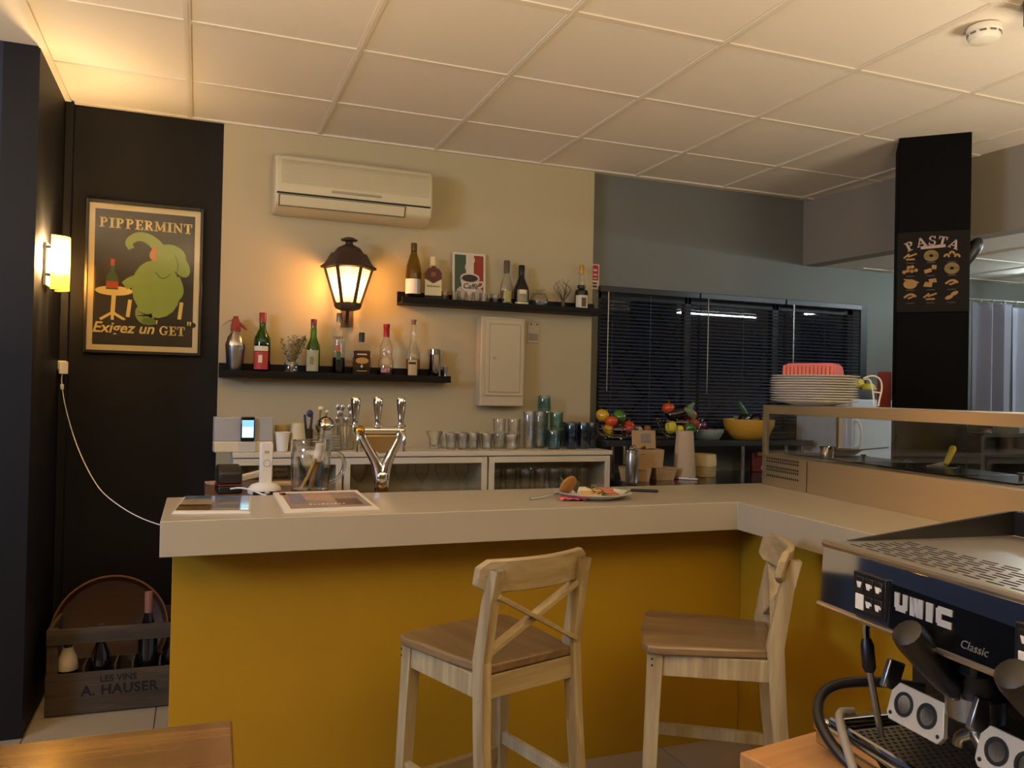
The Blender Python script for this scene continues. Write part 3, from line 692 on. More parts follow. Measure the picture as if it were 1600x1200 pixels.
# ------------------------------------------------------------------ wall sconce on the left wall
sc = thing('wall_sconce', 'lit half-cylinder glass sconce on the dark left wall', 'sconce', (0, -.430, 1.705), 0)
MB().bx(0, .012, -.045, .045, .015, .185).build('back_plate', WHITEP, sc, .002)
q = MB(); n = 16; v = []; f = []
for i in range(n + 1):
    a = -pi / 2 + pi * i / n
    for z in (0, .215): v.append((.028 + .062 * math.cos(a), .056 * math.sin(a), z))
for i in range(n): f.append((2 * i, 2 * i + 2, 2 * i + 3, 2 * i + 1))
sh = q.add(v, f).build('glass_shade', glass('sconce_glass', (1.0, .78, .36), 1.3, .3, .85), sc)
m_ = sh.modifiers.new('thick', 'SOLIDIFY'); m_.thickness = .004
for z in (.05, .16): MB().bx(.010, .030, -.050, -.044, z, z + .012).bx(.010, .030, .044, .050, z, z + .012).build('clip', CHROME, sc)
MB().lathe([(.010, 0), (.022, .015), (.024, .06), (.018, .09), (0, .098)], 14, (.045, 0, .09)).build('bulb', emis('sconce_glow', (1.0, .66, .30), SCONCE_W), sc)
MB().lathe([(.012, 0), (.012, .035)], 12, (.045, 0, .055)).bx(.010, .05, -.006, .006, .05, .06).build('bulb_socket', WHITEP, sc)

# ------------------------------------------------------------------ framed poster
pf_ = thing('framed_poster', 'black-framed poster of a green animal with yellow lettering on the black wall', 'poster', (.3415, 0, 1.4725), 0)
PW, PH = .50, .70
FRM = P('frame_black', '120e0c', .3, coat=.3)
for a in ((-PW / 2, -PW / 2 + .014, 0, PH), (PW / 2 - .014, PW / 2, 0, PH), (-PW / 2 + .014, PW / 2 - .014, 0, .014), (-PW / 2 + .014, PW / 2 - .014, PH - .014, PH)):
    MB().bx(a[0], a[1], -.026, 0, a[2], a[3]).build('frame_side', FRM, pf_, .002)
MB().bx(-PW / 2 + .014, PW / 2 - .014, -.008, -.002, .014, PH - .014).build('mount', P('poster_border', 'e6d8b0', .7), pf_)
ux0, ux1, uz0, uz1 = -.212, .212, .040, .660
PB = P('poster_black', '1c140e', .55); PG = P('poster_green', '93ad58', .6, var=.12, scale=18); PGD = P('poster_green_dark', '5f7b38', .6); PY = P('poster_yellow', 'ecd68a', .6); PR = P('poster_red', 'b4432a', .6); PO = P('poster_orange', 'd08a52', .6)
MB().bx(ux0, ux1, -.0090, -.008, uz0, uz1).build('print_ground', PB, pf_)
U = lambda u: ux0 + (ux1 - ux0) * u
V = lambda v_: uz0 + (uz1 - uz0) * v_
y0 = -.0092
disc2(MB(), U(.66), V(.17), .16, .035, y0).build('print_shadow', P('poster_black2', '0d0906', .6), pf_)
q = MB(); slab_word(q, 'PIPPERMINT', U(.04), U(.97), V(.865), V(.94), y0); q.build('title_lettering', PY, pf_)
text('slogan_lettering', 'Exigez un', .068, PY, pf_, upright(U(.30), y0 - .0005, V(.125)), .25, .0012, .0004)
q = MB(); slab_word(q, 'GET', U(.66), U(.92), V(.085), V(.155), y0)
for u in (.60, .625, .945, .97): q.prismy([(U(u), V(.165)), (U(u) + .004, V(.165)), (U(u) + .007, V(.195)), (U(u) - .001, V(.195))], y0 - .0008, y0)
q.build('brand_lettering', PY, pf_)
# plain generic seated green animal
g = MB()
disc2(g, U(.62), V(.43), .105, .135, y0, rot=.1); disc2(g, U(.74), V(.67), .075, .065, y0); disc2(g, U(.86), V(.62), .035, .06, y0, rot=.5)
stroke2(g, [(U(.68), V(.68)), (U(.60), V(.78)), (U(.44), V(.83)), (U(.32), V(.77)), (U(.36), V(.72))], [.06, .05, .042, .034, .026], y0)
stroke2(g, [(U(.52), V(.50)), (U(.38), V(.48)), (U(.30), V(.44))], [.06, .05, .04], y0)
stroke2(g, [(U(.56), V(.28)), (U(.48), V(.24)), (U(.55), V(.185))], [.09, .075, .05], y0)
stroke2(g, [(U(.80), V(.52)), (U(.86), V(.42)), (U(.80), V(.36))], [.05, .045, .04], y0); g.build('print_animal', PG, pf_)
g = MB(); stroke2(g, [(U(.60), V(.56)), (U(.68), V(.50)), (U(.76), V(.55))], [.004, .006, .004], y0 - .0009); stroke2(g, [(U(.80), V(.70)), (U(.84), V(.62)), (U(.82), V(.55))], [.003, .005, .003], y0 - .0009); disc2(g, U(.55), V(.185), .03, .018, y0 - .0009); g.build('print_shading', PGD, pf_)
g = MB(); stroke2(g, [(U(.60), V(.74)), (U(.56), V(.67)), (U(.62), V(.645))], [.02, .028, .012], y0 - .0012); g.build('print_mouth', PO, pf_)
g = MB(); disc2(g, U(.20), V(.40), .078, .022, y0); stroke2(g, [(U(.20), V(.38)), (U(.19), V(.22))], .018, y0, sm=0)
for dx in (-.12, .0, .13): stroke2(g, [(U(.19), V(.24)), (U(.19 + dx), V(.185))], .012, y0, sm=0)
for xx in (.36, .60, .88): stroke2(g, [(U(xx), V(.34)), (U(xx - .02), V(.21))], .016, y0 + .0001, sm=0)
g.build('print_furniture', PY, pf_)
g = MB(); g.prismy([(U(.12), V(.41)), (U(.24), V(.41)), (U(.24), V(.50)), (U(.20), V(.545)), (U(.20), V(.61)), (U(.16), V(.61)), (U(.16), V(.545)), (U(.12), V(.50))], y0 - .0014, y0 - .0008); g.build('print_bottle', P('poster_bottle', '2c5a20', .5), pf_)
g = MB(); g.bx(U(.12), U(.24), y0 - .0022, y0 - .0015, V(.42), V(.47)); g.bx(U(.16), U(.20), y0 - .0022, y0 - .0015, V(.585), V(.635)); g.build('print_bottle_label', PR, pf_)
MB().bx(-PW / 2 + .014, PW / 2 - .014, -.0155, -.0135, .014, PH - .014).build('glass_sheet', glass('poster_glass', (.96, .96, .95), 1.4, .03), pf_)

# ------------------------------------------------------------------ fuse box, hanging packet, sticker
fb = thing('fuse_box', 'cream fuse box with keyed door on the white wall', 'fuse box', (2.096, 0, 1.258), 0)
FBM = P('fuse_box_cream', 'b9ab8a', .45)
MB().bx(-.125, .125, -.085, 0, 0, .475).build('body', FBM, fb, .006)
MB().bx(-.100, .116, -.094, -.085, .055, .462).build('door_frame', FBM, fb, .003)
d_ = MB().bx(-.078, .094, -.0975, -.093, .075, .435).build('door', FBM, fb, .0015)
MB().bx(-.0795, .0955, -.0942, -.0935, .0735, .4365).build('door_gap', P('gap_brown', '4c3d26', .8), fb)
MB().lathe([(.008, 0), (.008, .002), (.0035, .002), (.0035, .0005)], 14).T(Matrix.Translation((-.052, -.0975, .255)) @ Matrix.Rotation(pi / 2, 4, 'X')).build('lock', SATIN, d_)
pk = thing('hanging_packet', 'small clear packet with grey card pinned beside the fuse box', 'packet', (2.302, 0, 1.607), 0)
MB().bx(-.034, .034, -.006, 0, 0, .115).build('sleeve', P('packet_pale', 'b9ad92', .3), pk, .003)
MB().bx(-.027, .027, -.0075, -.006, .012, .052).build('card', P('packet_grey', '8c8a80', .6), pk)
for sx in (-.016, .02): MB().lathe([(.004, 0), (.004, .003)], 8).T(Matrix.Translation((sx, -.006, .102)) @ Matrix.Rotation(pi / 2, 4, 'X')).build('pin', INK, pk)
st_ = thing('wall_sticker', 'red and white vertical notice on the grey wall edge', 'sticker', (2.712, .078, 1.94), 0)
MB().bx(-.028, .028, -.002, 0, 0, .145).build('sheet', PAPER, st_)
MB().bx(-.018, .022, -.0028, -.002, .05, .138).build('red_field', P('sticker_red', 'b0303a', .6), st_)
for z, h in ((.06, .012), (.08, .018), (.105, .022)): MB().bx(-.010, .014, -.0034, -.0028, z, z + h * .45).build('print_bar', PAPER, st_)
for z in (.010, .028): MB().bx(-.018, .014, -.0028, -.002, z, z + .012).build('print_bar', P('print_grey', '4a4a48', .6), st_)

# ------------------------------------------------------------------ picture-ledge shelves
def ledge(x0, x1, z, label):
    s = thing('wall_shelf', label, 'shelf', ((x0 + x1) / 2, 0, z), 0, 'black picture-ledge shelves'); h = (x1 - x0) / 2
    MB().bx(-h, h, -.120, 0, 0, .012).build('board', DARKWOOD, s, .001)
    MB().bx(-h, h, -.012, 0, .012, .070).build('back_rail', DARKWOOD, s, .001)
    MB().bx(-h, h, -.120, -.109, .012, .034).build('front_lip', DARKWOOD, s, .001)
ledge(.674, 1.80, 1.375, 'black wall shelf below the lantern, holding the soda siphon')
ledge(1.535, 2.668, 1.772, 'black wall shelf up by the fuse box, holding the coffee picture')
Z1, Z2 = 1.3872, 1.7842
YS = -.060
LA0, LA1 = R(-160), R(-50)
def bottle(name, label, loc, prof, gm, cap=None, capm=None, labels=(), liquid=None, liqm=None, group='bottles on the wall shelves', seg=24, sx=1, sy=1, cat='bottle'):
    b = thing(name, label, cat, loc, 0, group)
    MB().lathe(prof, seg, sx=sx, sy=sy).build('glass', gm, b)
    if liquid: MB().lathe(liquid, seg, sx=sx, sy=sy).build('liquor', liqm, b)
    if cap: MB().lathe(cap, 18).build('cap', capm, b)
    for r, z0, z1, m, a0, a1 in labels: MB().arc(r, z0, z1, a0, a1, 14).build('label', m, b)
    return b
# lower shelf, left to right
si = thing('soda_siphon', 'steel soda siphon with red head at the left shelf end', 'siphon', (.745, YS, Z1), 0)
MB().lathe([(.033, 0), (.035, .003), (.044, .125), (.0455, .135), (.0455, .142), (.043, .155), (.036, .180), (.024, .197), (.019, .203), (.019, .208)], 28).build('body', SATIN, si)
MB().ring((0, 0, .138), .0455, .0016, n=28).build('band', CHROME, si)
hd = MB().lathe([(.021, .205), (.023, .215), (.022, .235), (.017, .262), (.012, .272), (.012, .280), (0, .281)], 18).build('head', REDM, si)
MB().tube([(.012, -.004, .25), (.03, -.008, .235), (.05, -.012, .215)], [.008, .007, .0045], 10).build('spout', REDM, hd)
MB().tube([(-.012, 0, .262), (-.028, 0, .26), (-.058, 0, .236)], .0028, 8, smooth=1).build('lever', SATIN, hd)
REDLAB = P('label_red', 'a5312a', .6, var=.08, scale=30)
b1 = bottle('vermouth_bottle', 'green bottle with big red label and red cap beside the siphon', (.868, YS, Z1), [(.036, 0), (.039, .004), (.039, .165), (.036, .185), (.024, .210), (.0155, .225), (.0145, .275), (.0155, .278), (.0155, .29)], GREENG,
            [(.0165, .258), (.0165, .302), (.015, .304), (0, .304)], RED, [(.0394, .03, .115, REDLAB, LA0, LA1), (.0394, .118, .142, CREAM, LA0, LA1)], [(.035, .004), (.0375, .008), (.0375, .150), (0, .151)], REDL)
g = MB(); g.arc(.0402, .062, .098, R(-118), R(-92), 6); g.build('emblem', CREAM, b1)
vz = thing('herb_vase', 'small glass of dried herbs on the lower shelf', 'vase', (1.005, YS, Z1), 0)
MB().shell([(0, .001), (.026, .001), (.036, .018), (.038, .04), (.034, .062), (.033, .07)], 20).build('glass', GLASS, vz)
HB = P('herb_green', '5d5f38', .8, var=.3, scale=40); HB2 = P('herb_dry', '8f7b4d', .8, var=.3, scale=40)
for k in range(20):
    a = random.uniform(-2.6, .6); r_ = random.uniform(.02, .075); hgt = random.uniform(.13, .2)
    if k < 4: a = random.uniform(-.5, .3); r_ = random.uniform(.05, .1); hgt = random.uniform(.16, .21)
    tipx, tipy = r_ * math.cos(a), -abs(r_ * math.sin(a)) * .35
    pts = [Vector((0, 0, .01)), Vector((tipx * .25, tipy * .3, hgt * .45)), Vector((tipx, tipy, hgt))]
    s_ = MB().tube(pts, [.0016, .0013, .0008], 5, smooth=2)
    for t in range(26):
        u = .35 + .65 * t / 26; p = pts[0].lerp(pts[1], u * 2) if u < .5 else pts[1].lerp(pts[2], (u - .5) * 2); dv = Vector((random.uniform(-1, 1), random.uniform(-1, .4), random.uniform(-.1, 1))).normalized() * random.uniform(.010, .019)
        sd = dv.cross(Vector((0, 1, .3))).normalized() * .0032; s_.add([p, p + dv * .5 + sd, p + dv, p + dv * .5 - sd], [(0, 1, 2, 3)])
    s_.build('sprig', HB if k < 8 else HB2, vz)
LGREEN = glass('light_green_glass', (.30, .55, .16))
b2 = bottle('liqueur_bottle', 'slim green bottle with pale label and dark red cap', (1.109, YS, Z1), [(.031, 0), (.034, .004), (.034, .135), (.032, .155), (.020, .185), (.0165, .20), (.0155, .225), (.013, .255), (.0135, .275)], LGREEN,
            [(.0145, .252), (.0145, .283), (.013, .285), (0, .285)], P('cap_dark_red', '5a1414', .35), [(.0344, .028, .132, P('label_sage', 'a8a07a', .65, var=.25, scale=45), LA0, LA1)])
MB().arc(.0352, .06, .10, R(-125), R(-92), 6).build('emblem', P('label_olive', '7c7a52', .7, var=.3, scale=60), b2)
VODKA = glass('vodka_glass', (.93, .93, .90))
b3 = bottle('clear_spirit_bottle', 'tall straight clear bottle with orange fruit print under the lantern', (1.234, YS, Z1), [(.029, 0), (.0315, .004), (.0315, .235), (.029, .245), (.014, .250), (.0135, .282), (.0145, .285), (.0145, .292)], VODKA,
            [(.0155, .278), (.0155, .320), (.014, .322), (0, .322)], P('cap_silver', '77736b', .35, .7), [], [(.0295, .004), (.0305, .008), (.0305, .100), (0, .101)], glass('blue_dark_liquor', (.10, .14, .18)))
MB().arc(.0322, .128, .162, R(-128), R(-88), 10).build('fruit_print', P('print_orange', 'b5552e', .6, var=.25, scale=60), b3)
MB().arc(.0322, .09, .130, R(-122), R(-82), 10).build('leaf_print', P('print_leaf', '3f5a2c', .6, var=.3, scale=60), b3)
text('lettering', 'TIMES', .020, INK, b3, Matrix.Rotation(R(-17), 4, 'Z') @ upright(0, -.0335, .195))
# flat flask
fk = thing('brandy_flask', 'flat brandy bottle with black cap and amber filling', 'bottle', (1.347, YS, Z1), R(-8), 'bottles on the wall shelves')
def flask(q, w_, d_, hsh, hneck, rn, y=0):
    q.prismy([(-w_, 0), (w_, 0), (w_, hsh - .02), (w_ * .86, hsh - .006), (rn * 1.2, hsh + .012), (rn, hsh + .02), (rn, hneck), (-rn, hneck), (-rn, hsh + .02), (-rn * 1.2, hsh + .012), (-w_ * .86, hsh - .006), (-w_, hsh - .02)], -d_, d_); return q
flask(MB(), .045, .020, .165, .196, .012).build('glass', GLASS, fk, .004)
MB().bx(-.042, .042, -.017, .017, .004, .138).build('liquor', AMBERL, fk, .004)
MB().lathe([(.0145, .182), (.0145, .228), (.013, .230), (0, .230)], 16).build('cap', BLACKP, fk)
disc2(MB(), .003, .088, .032, .016, -.0205).build('label', P('label_amber', 'b8893a', .6), fk)
MB().bx(-.022, .026, -.0212, -.0203, .117, .123).bx(-.022, .026, -.0212, -.0203, .036, .038).build('label_line', CREAM, fk)
MB().bx(-.001, .004, -.0212, -.0203, .052, .068).bx(-.006, .009, -.0212, -.0203, .058, .0615).build('label_cross', CREAM, fk)
b5 = bottle('mint_liqueur_bottle', 'rounded clear bottle with red cap and wine-red label near its base', (1.472, YS, Z1), [(.034, 0), (.038, .004), (.0405, .05), (.039, .085), (.030, .118), (.033, .14), (.032, .165), (.022, .190), (.0145, .205), (.0135, .258)], GLASS,
            [(.0155, .212), (.0150, .258), (.0165, .260), (.0165, .279), (0, .281)], RED, [], [(.033, .004), (.037, .008), (.039, .042), (0, .043)], glass('dark_clear', (.25, .20, .15)))
MB().arc(.0412, .030, .056, R(-140), R(-72), 10).build('label', P('label_wine', '8c2f33', .6), b5)
text('lettering', 'GET', .024, PAPER, b5, Matrix.Rotation(R(-16), 4, 'Z') @ upright(0, -.0435, .043), .2)
b6 = bottle('whisky_bottle', 'clear whisky bottle with cork stopper, right of the red-capped bottle', (1.612, YS, Z1), [(.032, 0), (.036, .004), (.037, .11), (.035, .135), (.024, .165), (.016, .195), (.0125, .225), (.0115, .278), (.013, .280), (.013, .286)], GLASS,
            [(.0105, .284), (.0105, .298), (.014, .299), (.014, .308), (0, .309)], P('stopper', '6b5a40', .6), [(.0375, .022, .102, P('label_buff', 'b39d6e', .7), R(-142), R(-70))], [(.030, .005), (.0345, .008), (.0355, .105), (0, .106)], PALEL)
MB().arc(.0383, .078, .089, R(-136), R(-80), 8).build('label_band', INK, b6)
sk = thing('cocktail_shaker', 'polished steel cocktail shaker tin near the right end of the lower shelf', 'shaker', (1.730, YS, Z1), 0)
MB().shell([(0, .001), (.026, .001), (.028, .006), (.036, .130), (.0385, .133), (.0385, .158), (.036, .160), (.034, .155), (.025, .01), (0, .008)], 26).build('body', CHROME, sk)
jg = thing('jigger', 'tiny steel jigger at the right end of the lower shelf', 'jigger', (1.787, YS, Z1), 0)
MB().shell([(.014, 0), (.011, .012), (.006, .026), (.012, .048), (.0155, .072), (.0135, .071), (.004, .03), (0, .03)], 18).build('body', SATIN, jg)
# upper shelf, left to right
wb = bottle('wine_bottle', 'pale green white-wine bottle at the left of the upper shelf', (1.605, YS, Z2), [(.038, 0), (.041, .005), (.041, .145), (.037, .185), (.026, .225), (.0165, .255), (.0145, .275), (.0145, .300)], OLIVEG,
            [(.0155, .262), (.0155, .302), (.014, .305), (0, .305)], P('foil_olive', '5a4a16', .35, .4), [(.0414, .042, .118, PAPER, R(-175), R(-75)), (.0414, .042, .118, P('label_grey', '9a9286', .7), R(-74), R(-40))])
fk2 = thing('scotch_flask', 'square-shouldered scotch bottle with brown shoulder label and cream cap', 'bottle', (1.708, YS, Z2), R(-8), 'bottles on the wall shelves')
flask(MB(), .0445, .022, .175, .198, .0145).build('glass', glass('scotch', (.86, .78, .52)), fk2, .005)
MB().lathe([(.0165, .185), (.0165, .240), (.015, .242), (0, .242)], 18).build('cap', P('cap_cream', 'd6c48a', .45), fk2)
MB().prismy([(-.043, .128), (0, .104), (.043, .128), (.043, .155), (.03, .176), (.012, .184), (.012, .192), (-.012, .192), (-.012, .184), (-.03, .176), (-.043, .155)], -.0235, -.0222).build('shoulder_label', P('label_maroon', '4a1a10', .55), fk2)
MB().bx(-.043, .043, -.0232, -.0222, .040, .100).prismy([(-.043, .1), (.043, .1), (.043, .124), (0, .101), (-.043, .124)], -.0232, -.0222).build('label', P('label_scotch', 'c9b98c', .65), fk2)
text('lettering', "Ballantine's", .0155, INK, fk2, upright(0, -.0236, .088), .25)
MB().bx(-.012, .012, -.0245, -.0235, .138, .160).build('crest', P('crest_gold', '7d4a2c', .6), fk2)
MB().prismy([(-.043, .004), (.043, .004), (.043, .040), (.02, .030), (0, .036), (-.02, .030), (-.043, .040)], -.0232, -.0222).build('base_label', INK, fk2)
# coffee picture
cp = thing('coffee_picture', 'small white-edged coffee cup picture in green and red leaning on the upper shelf', 'picture', (1.915, -.028, Z2), 0)
Mc = Matrix.Rotation(R(-3), 4, 'X')
def cpart(q, name, m): return q.T(Mc).build(name, m, cp)
cw, ch = .092, .285
cpart(MB().bx(-cw, cw, -.010, 0, 0, ch), 'panel', P('panel_white', 'cbbfa6', .6))
cpart(MB().bx(-.080, -.018, -.0108, -.010, .012, ch - .012), 'green_stripe', P('flag_green', '3d4c33', .6))
cpart(MB().bx(.026, .080, -.0108, -.010, .012, ch - .012), 'red_stripe', P('flag_red', '8c2e1a', .6))
SW = P('print_white', 'c9b9a4', .6)
q = MB(); stroke2(q, [(.012, .170), (-.014, .192), (-.016, .216), (.012, .232), (.020, .252), (.000, .2725)], [.003, .012, .020, .026, .028, .022], -.0112); cpart(q, 'steam_print', SW)
q = MB(); disc2(q, .004, .075, .074, .040, -.0110); cpart(q, 'saucer_print', P('print_tan', 'b19c86', .6))
q = MB(); q.prismy([(-.050, .150), (-.040, .100), (-.018, .072), (.026, .072), (.048, .100), (.058, .150)], -.0124, -.0117); disc2(q, .004, .152, .054, .026, -.0117, .0007)
stroke2(q, [(.052, .13), (.078, .135), (.076, .108), (.044, .100)], .009, -.0117); cpart(q, 'cup_print', SW)
q = MB(); disc2(q, .004, .150, .044, .019, -.0125); cpart(q, 'coffee_print', P('print_coffee', '2a1a12', .5))
t_ = text('lettering', 'Caffè', .040, INK, cp, Mc @ upright(.006, -.0128, .106, 0), .25, .0005)
# shot glasses
sg = thing('shot_glass', 'small clear shot glass in the row before the coffee picture', 'glass', (1.822, -.085, Z2), 0, 'shot glasses before the coffee picture')
MB().shell([(0, .0015), (.0145, .0015), (.019, .068), (.0205, .07), (.0185, .068), (.0135, .012), (0, .011)], 14).build('glass', GLASS, sg)
for k, (xx, yy) in enumerate([(1.862, -.087), (1.902, -.086), (1.943, -.087), (1.984, -.085), (2.013, -.06), (1.843, -.055), (1.965, -.054)]): dup(sg, (xx, yy, Z2), k * .3, ['second shot glass from the left in front of the coffee picture', 'third shot glass from the left in front of the coffee picture', 'fourth shot glass from the left in front of the coffee picture', 'fifth shot glass from the left in front of the coffee picture', 'shot glass at the right corner of the coffee picture', 'shot glass in the back row at the left of the coffee picture', 'shot glass in the back row at the right of the coffee picture'][k])
sg['label'] = 'leftmost shot glass in front of the coffee picture'
dup(sg, (1.776, YS, Z2), 0, 'lone shot glass between the scotch bottle and the coffee picture'); dup(sg, (2.055, YS, Z2), 0, 'lone shot glass left of the yellow spirit bottle')
tq = bottle('yellow_spirit_bottle', 'clear bottle of yellow spirit with olive cap, right of the coffee picture', (2.117, YS, Z2), [(.031, 0), (.035, .004), (.036, .095), (.032, .125), (.020, .160), (.0145, .175), (.0135, .215)], GLASS,
            [(.0155, .188), (.0165, .252), (.015, .255), (0, .256)], P('cap_olive', '4c4630', .5), [(.0364, .030, .085, P('label_yellowgreen', 'a39a4e', .6, var=.2, scale=50), R(-125), R(-70))], [(.029, .004), (.0335, .008), (.0345, .090), (0, .091)], YELL)
bb = bottle('cream_liqueur_bottle', 'dark round-shouldered cream liqueur bottle with landscape label', (2.203, YS, Z2), [(.038, 0), (.043, .005), (.043, .095), (.040, .115), (.024, .150), (.0165, .168), (.0150, .215)], DARKG,
            [(.0165, .185), (.0165, .234), (.015, .236), (0, .236)], BLACKP, [(.0434, .012, .034, P('label_gold', 'c2a878', .4, .4), LA0, LA1), (.0434, .038, .100, P('label_landscape', '8a8468', .6, var=.5, scale=35), R(-140), R(-62))])
MB().arc(.0442, .078, .1, R(-125), R(-75), 8).build('label_arch', CREAM, bb)
gb = thing('glass_snifter', 'upturned clear glass bowl on the upper shelf', 'glass', (2.309, YS, Z2), 0)
MB().shell([(.038, .001), (.050, .03), (.050, .06), (.036, .088), (.014, .096), (.013, .100), (.036, .112), (.037, .115)], 24).build('glass', GLASS, gb)
tw = thing('twig_plant', 'bare tangled twig in a small glass foot on the upper shelf', 'twig', (2.452, YS, Z2), 0)
MB().lathe([(.026, 0), (.028, .006), (.012, .020), (.008, .035), (.012, .060), (.010, .064)], 16).build('stand', P('twig_base', '4a4432', .7), tw)
TWM = P('twig_brown', '4c3a26', .85)
for k in range(11):
    a = random.uniform(0, 2 * pi); r_ = random.uniform(.03, .075); z_ = random.uniform(.12, .2)
    p = [Vector((0, 0, .055)), Vector((r_ * .5 * math.cos(a), r_ * .25 * math.sin(a), .09)), Vector((r_ * math.cos(a), r_ * .5 * math.sin(a), z_ * .8)), Vector((r_ * .8 * math.cos(a + .9), r_ * .4 * math.sin(a + .9), z_))]
    MB().tube(p, [.0024, .002, .0016, .0009], 5, smooth=1).build('twig', TWM, tw)
rb = bottle('rum_bottle', 'small dark bottle with cream label and golden pourer at the shelf end', (2.562, YS, Z2), [(.034, 0), (.038, .005), (.038, .105), (.035, .122), (.020, .132), (.0185, .142), (.019, .152)], DARKG,
            [(.0125, .215), (.0135, .225), (.013, .258), (.011, .264), (0, .264)], P('cap_gold', 'b98a2c', .4, .3), [(.0384, .012, .094, P('label_white2', 'cfc3a6', .6), R(-165), R(-48))])
MB().lathe([(.0225, .138), (.0225, .150), (.02, .152)], 16).build('collar', BLACKP, rb)
MB().lathe([(.018, .152), (.0165, .170), (.013, .205), (.012, .216)], 16).build('neck', GLASS, rb)
MB().arc(.0392, .03, .08, R(-112), R(-72), 8).build('emblem', P('emblem_brown', '5d4630', .6, var=.4, scale=50), rb)

# ================================================================== BACK COUNTER
CABW = P('cabinet_white', 'c8bda6', .4, var=.03)
CABI = P('cabinet_inside', 'b8ab8e', .6, var=.05)
def cabinet(x0, x1, label, pane=True):
    c = thing('glass_cabinet', label, 'cabinet', ((x0 + x1) / 2, -.30, 0), 0, 'white glass cabinets under the back counter'); h = (x1 - x0) / 2
    MB().bx(-h, -h + .022, .012, .298, 0, 1.012).bx(h - .022, h, .012, .298, 0, 1.012).bx(-h + .022, h - .022, .012, .298, .990, 1.012).bx(-h + .022, h - .022, .012, .298, .78, .80).bx(-h + .022, h - .022, .012, .298, 0, .08).build('carcass', CABW, c)
    MB().bx(-h + .022, h - .022, .285, .298, .08, .99).build('back_board', CABI, c)
    d = MB().bx(-h + .002, -h + .030, -.006, .012, .09, 1.008).bx(h - .030, h - .002, -.006, .012, .09, 1.008).bx(-h + .030, h - .030, -.006, .012, .978, 1.008).bx(-h + .030, h - .030, -.006, .012, .09, .13).build('door_frame', CABW, c, .0015)
    MB().bx(-h + .030, h - .030, .001, .005, .13, .978).build('pane', CLEARP, d)
cabinet(.74, 1.225, 'white cabinet with grey glass door below the phone dock')
cabinet(1.232, 1.945, 'white cabinet with glass door behind the beer tap')
cabinet(1.952, 2.635, 'white glass cabinet nearest the kitchen, filled with tumblers')
tag(MB().bx(.735, 2.645, -.31, -.002, 1.0125, 1.036).build('back_worktop', CABW, None, .003), 'long off-white worktop of the back counter under the shelves', 'worktop')
ZC = 1.0362
# glasses hanging and standing inside the cabinets
wg = None
def goblet():
    g = thing('wine_glass', 'stemmed wine glass in the cabinet behind the beer tap', 'glass', (0, 0, 0), 0, 'wine glasses inside the cabinets')
    MB().shell([(0, .002), (.030, .001), (.032, .003), (.006, .008), (.004, .015), (.004, .075), (.010, .085), (.032, .11), (.038, .14), (.033, .18), (.032, .182)], 16).build('glass', GLASS, g); return g
def tumbler(name, label, r, h, m, group, taper=.85, loc=(0, 0, 0)):
    g = thing(name, label, 'glass', loc, 0, group)
    MB().shell([(0, .001), (r * taper * .92, .001), (r * taper, .006), (r, h - .003), (r * .97, h), (r * .94, h - .003), (r * taper * .9, .014), (0, .012)], 16).build('glass', m, g); return g
wg = goblet(); first = True
for i in range(6):
    for j in range(2):
        loc = (1.32 + i * .105 + j * .03, -.20 + j * .11, .8005)
        if first: wg.location = loc; first = False
        else: dup(wg, loc, i * .7)
for i in range(3): dup(wg, (.84 + i * .12, -.17, .8005), i, 'stemmed wine glass in the cabinet below the phone dock')
tc_ = tumbler('tumbler', 'clear tumbler standing inside the right-hand cabinet', .034, .135, GLASS, 'tumblers inside the right cabinet', .8, (2.02, -.22, .8005))
for i in range(7):
    for j in range(2):
        if i or j: dup(tc_, (2.02 + i * .082, -.22 + j * .10, .8005), i)
upper_rack = MB()
for k in range(6): upper_rack.bx(2.0 + k * .108, 2.012 + k * .108, -.27, -.03, .972, .9895)
tag(upper_rack.build('glass_rack', CABI), 'slatted hanging rack at the top of the right-hand cabinet', 'rack')

# ---- on the worktop, left to right
dk = thing('speaker_dock', 'white and grey phone speaker dock on the left end of the counter', 'speaker dock', (.783, -.235, ZC), R(4))
MB().bx(-.128, .128, -.035, .045, 0, .048).build('base', P('dock_cream', 'd3c6a4', .4), dk, .004)
MB().bx(-.128, .128, -.028, .045, .048, .158).build('grille', P('dock_grey', 'a5a29c', .8, bump=.2, bscale=600), dk, .004)
MB().bx(-.024, .050, -.050, -.034, 0, .048).build('cradle', P('dock_silver', 'bdb8ae', .35), dk, .003)
MB().bx(.004, .022, -.0515, -.0495, .018, .028).build('badge', P('dock_badge', 'd8b070', .4), dk)
ph = thing('mobile_phone', 'black mobile phone with lit screen standing in the dock', 'phone', (.799, -.278, ZC + .0485), R(4))
MB().bx(-.030, .030, -.006, .003, 0, .112).build('body', BLACKG, ph, .004)
MB().bx(-.025, .025, -.0072, -.0062, .018, .097).build('screen', P('phone_screen', '3f6fae', .3, emit='7db4e6', estr=1.6), ph)
MB().bx(-.024, .024, -.0078, -.0073, .020, .066).build('screen_panel', P('phone_screen2', 'a8d8e8', .3, emit='bfeaf5', estr=2.2), ph)
MB().lathe([(.0045, 0), (.0045, .0008)], 12).T(Matrix.Translation((0, -.006, .009)) @ Matrix.Rotation(pi / 2, 4, 'X')).build('home_button', BLACKP, ph)
pcup = MB().shell([(0, .001), (.025, .001), (.034, .086), (.0365, .088), (.034, .09), (.032, .086), (.024, .004), (0, .004)], 18)
c1 = tag(pcup.build('paper_cup', WHITEP), 'upright white cup in front of the paper cup stack', 'cup', 'cups beside the phone dock'); c1.location = (.955, -.235, ZC)
tw2 = thing('cup_tower', 'tall upside-down stack of cream paper cups beside the dock', 'cups', (1.028, -.215, ZC))
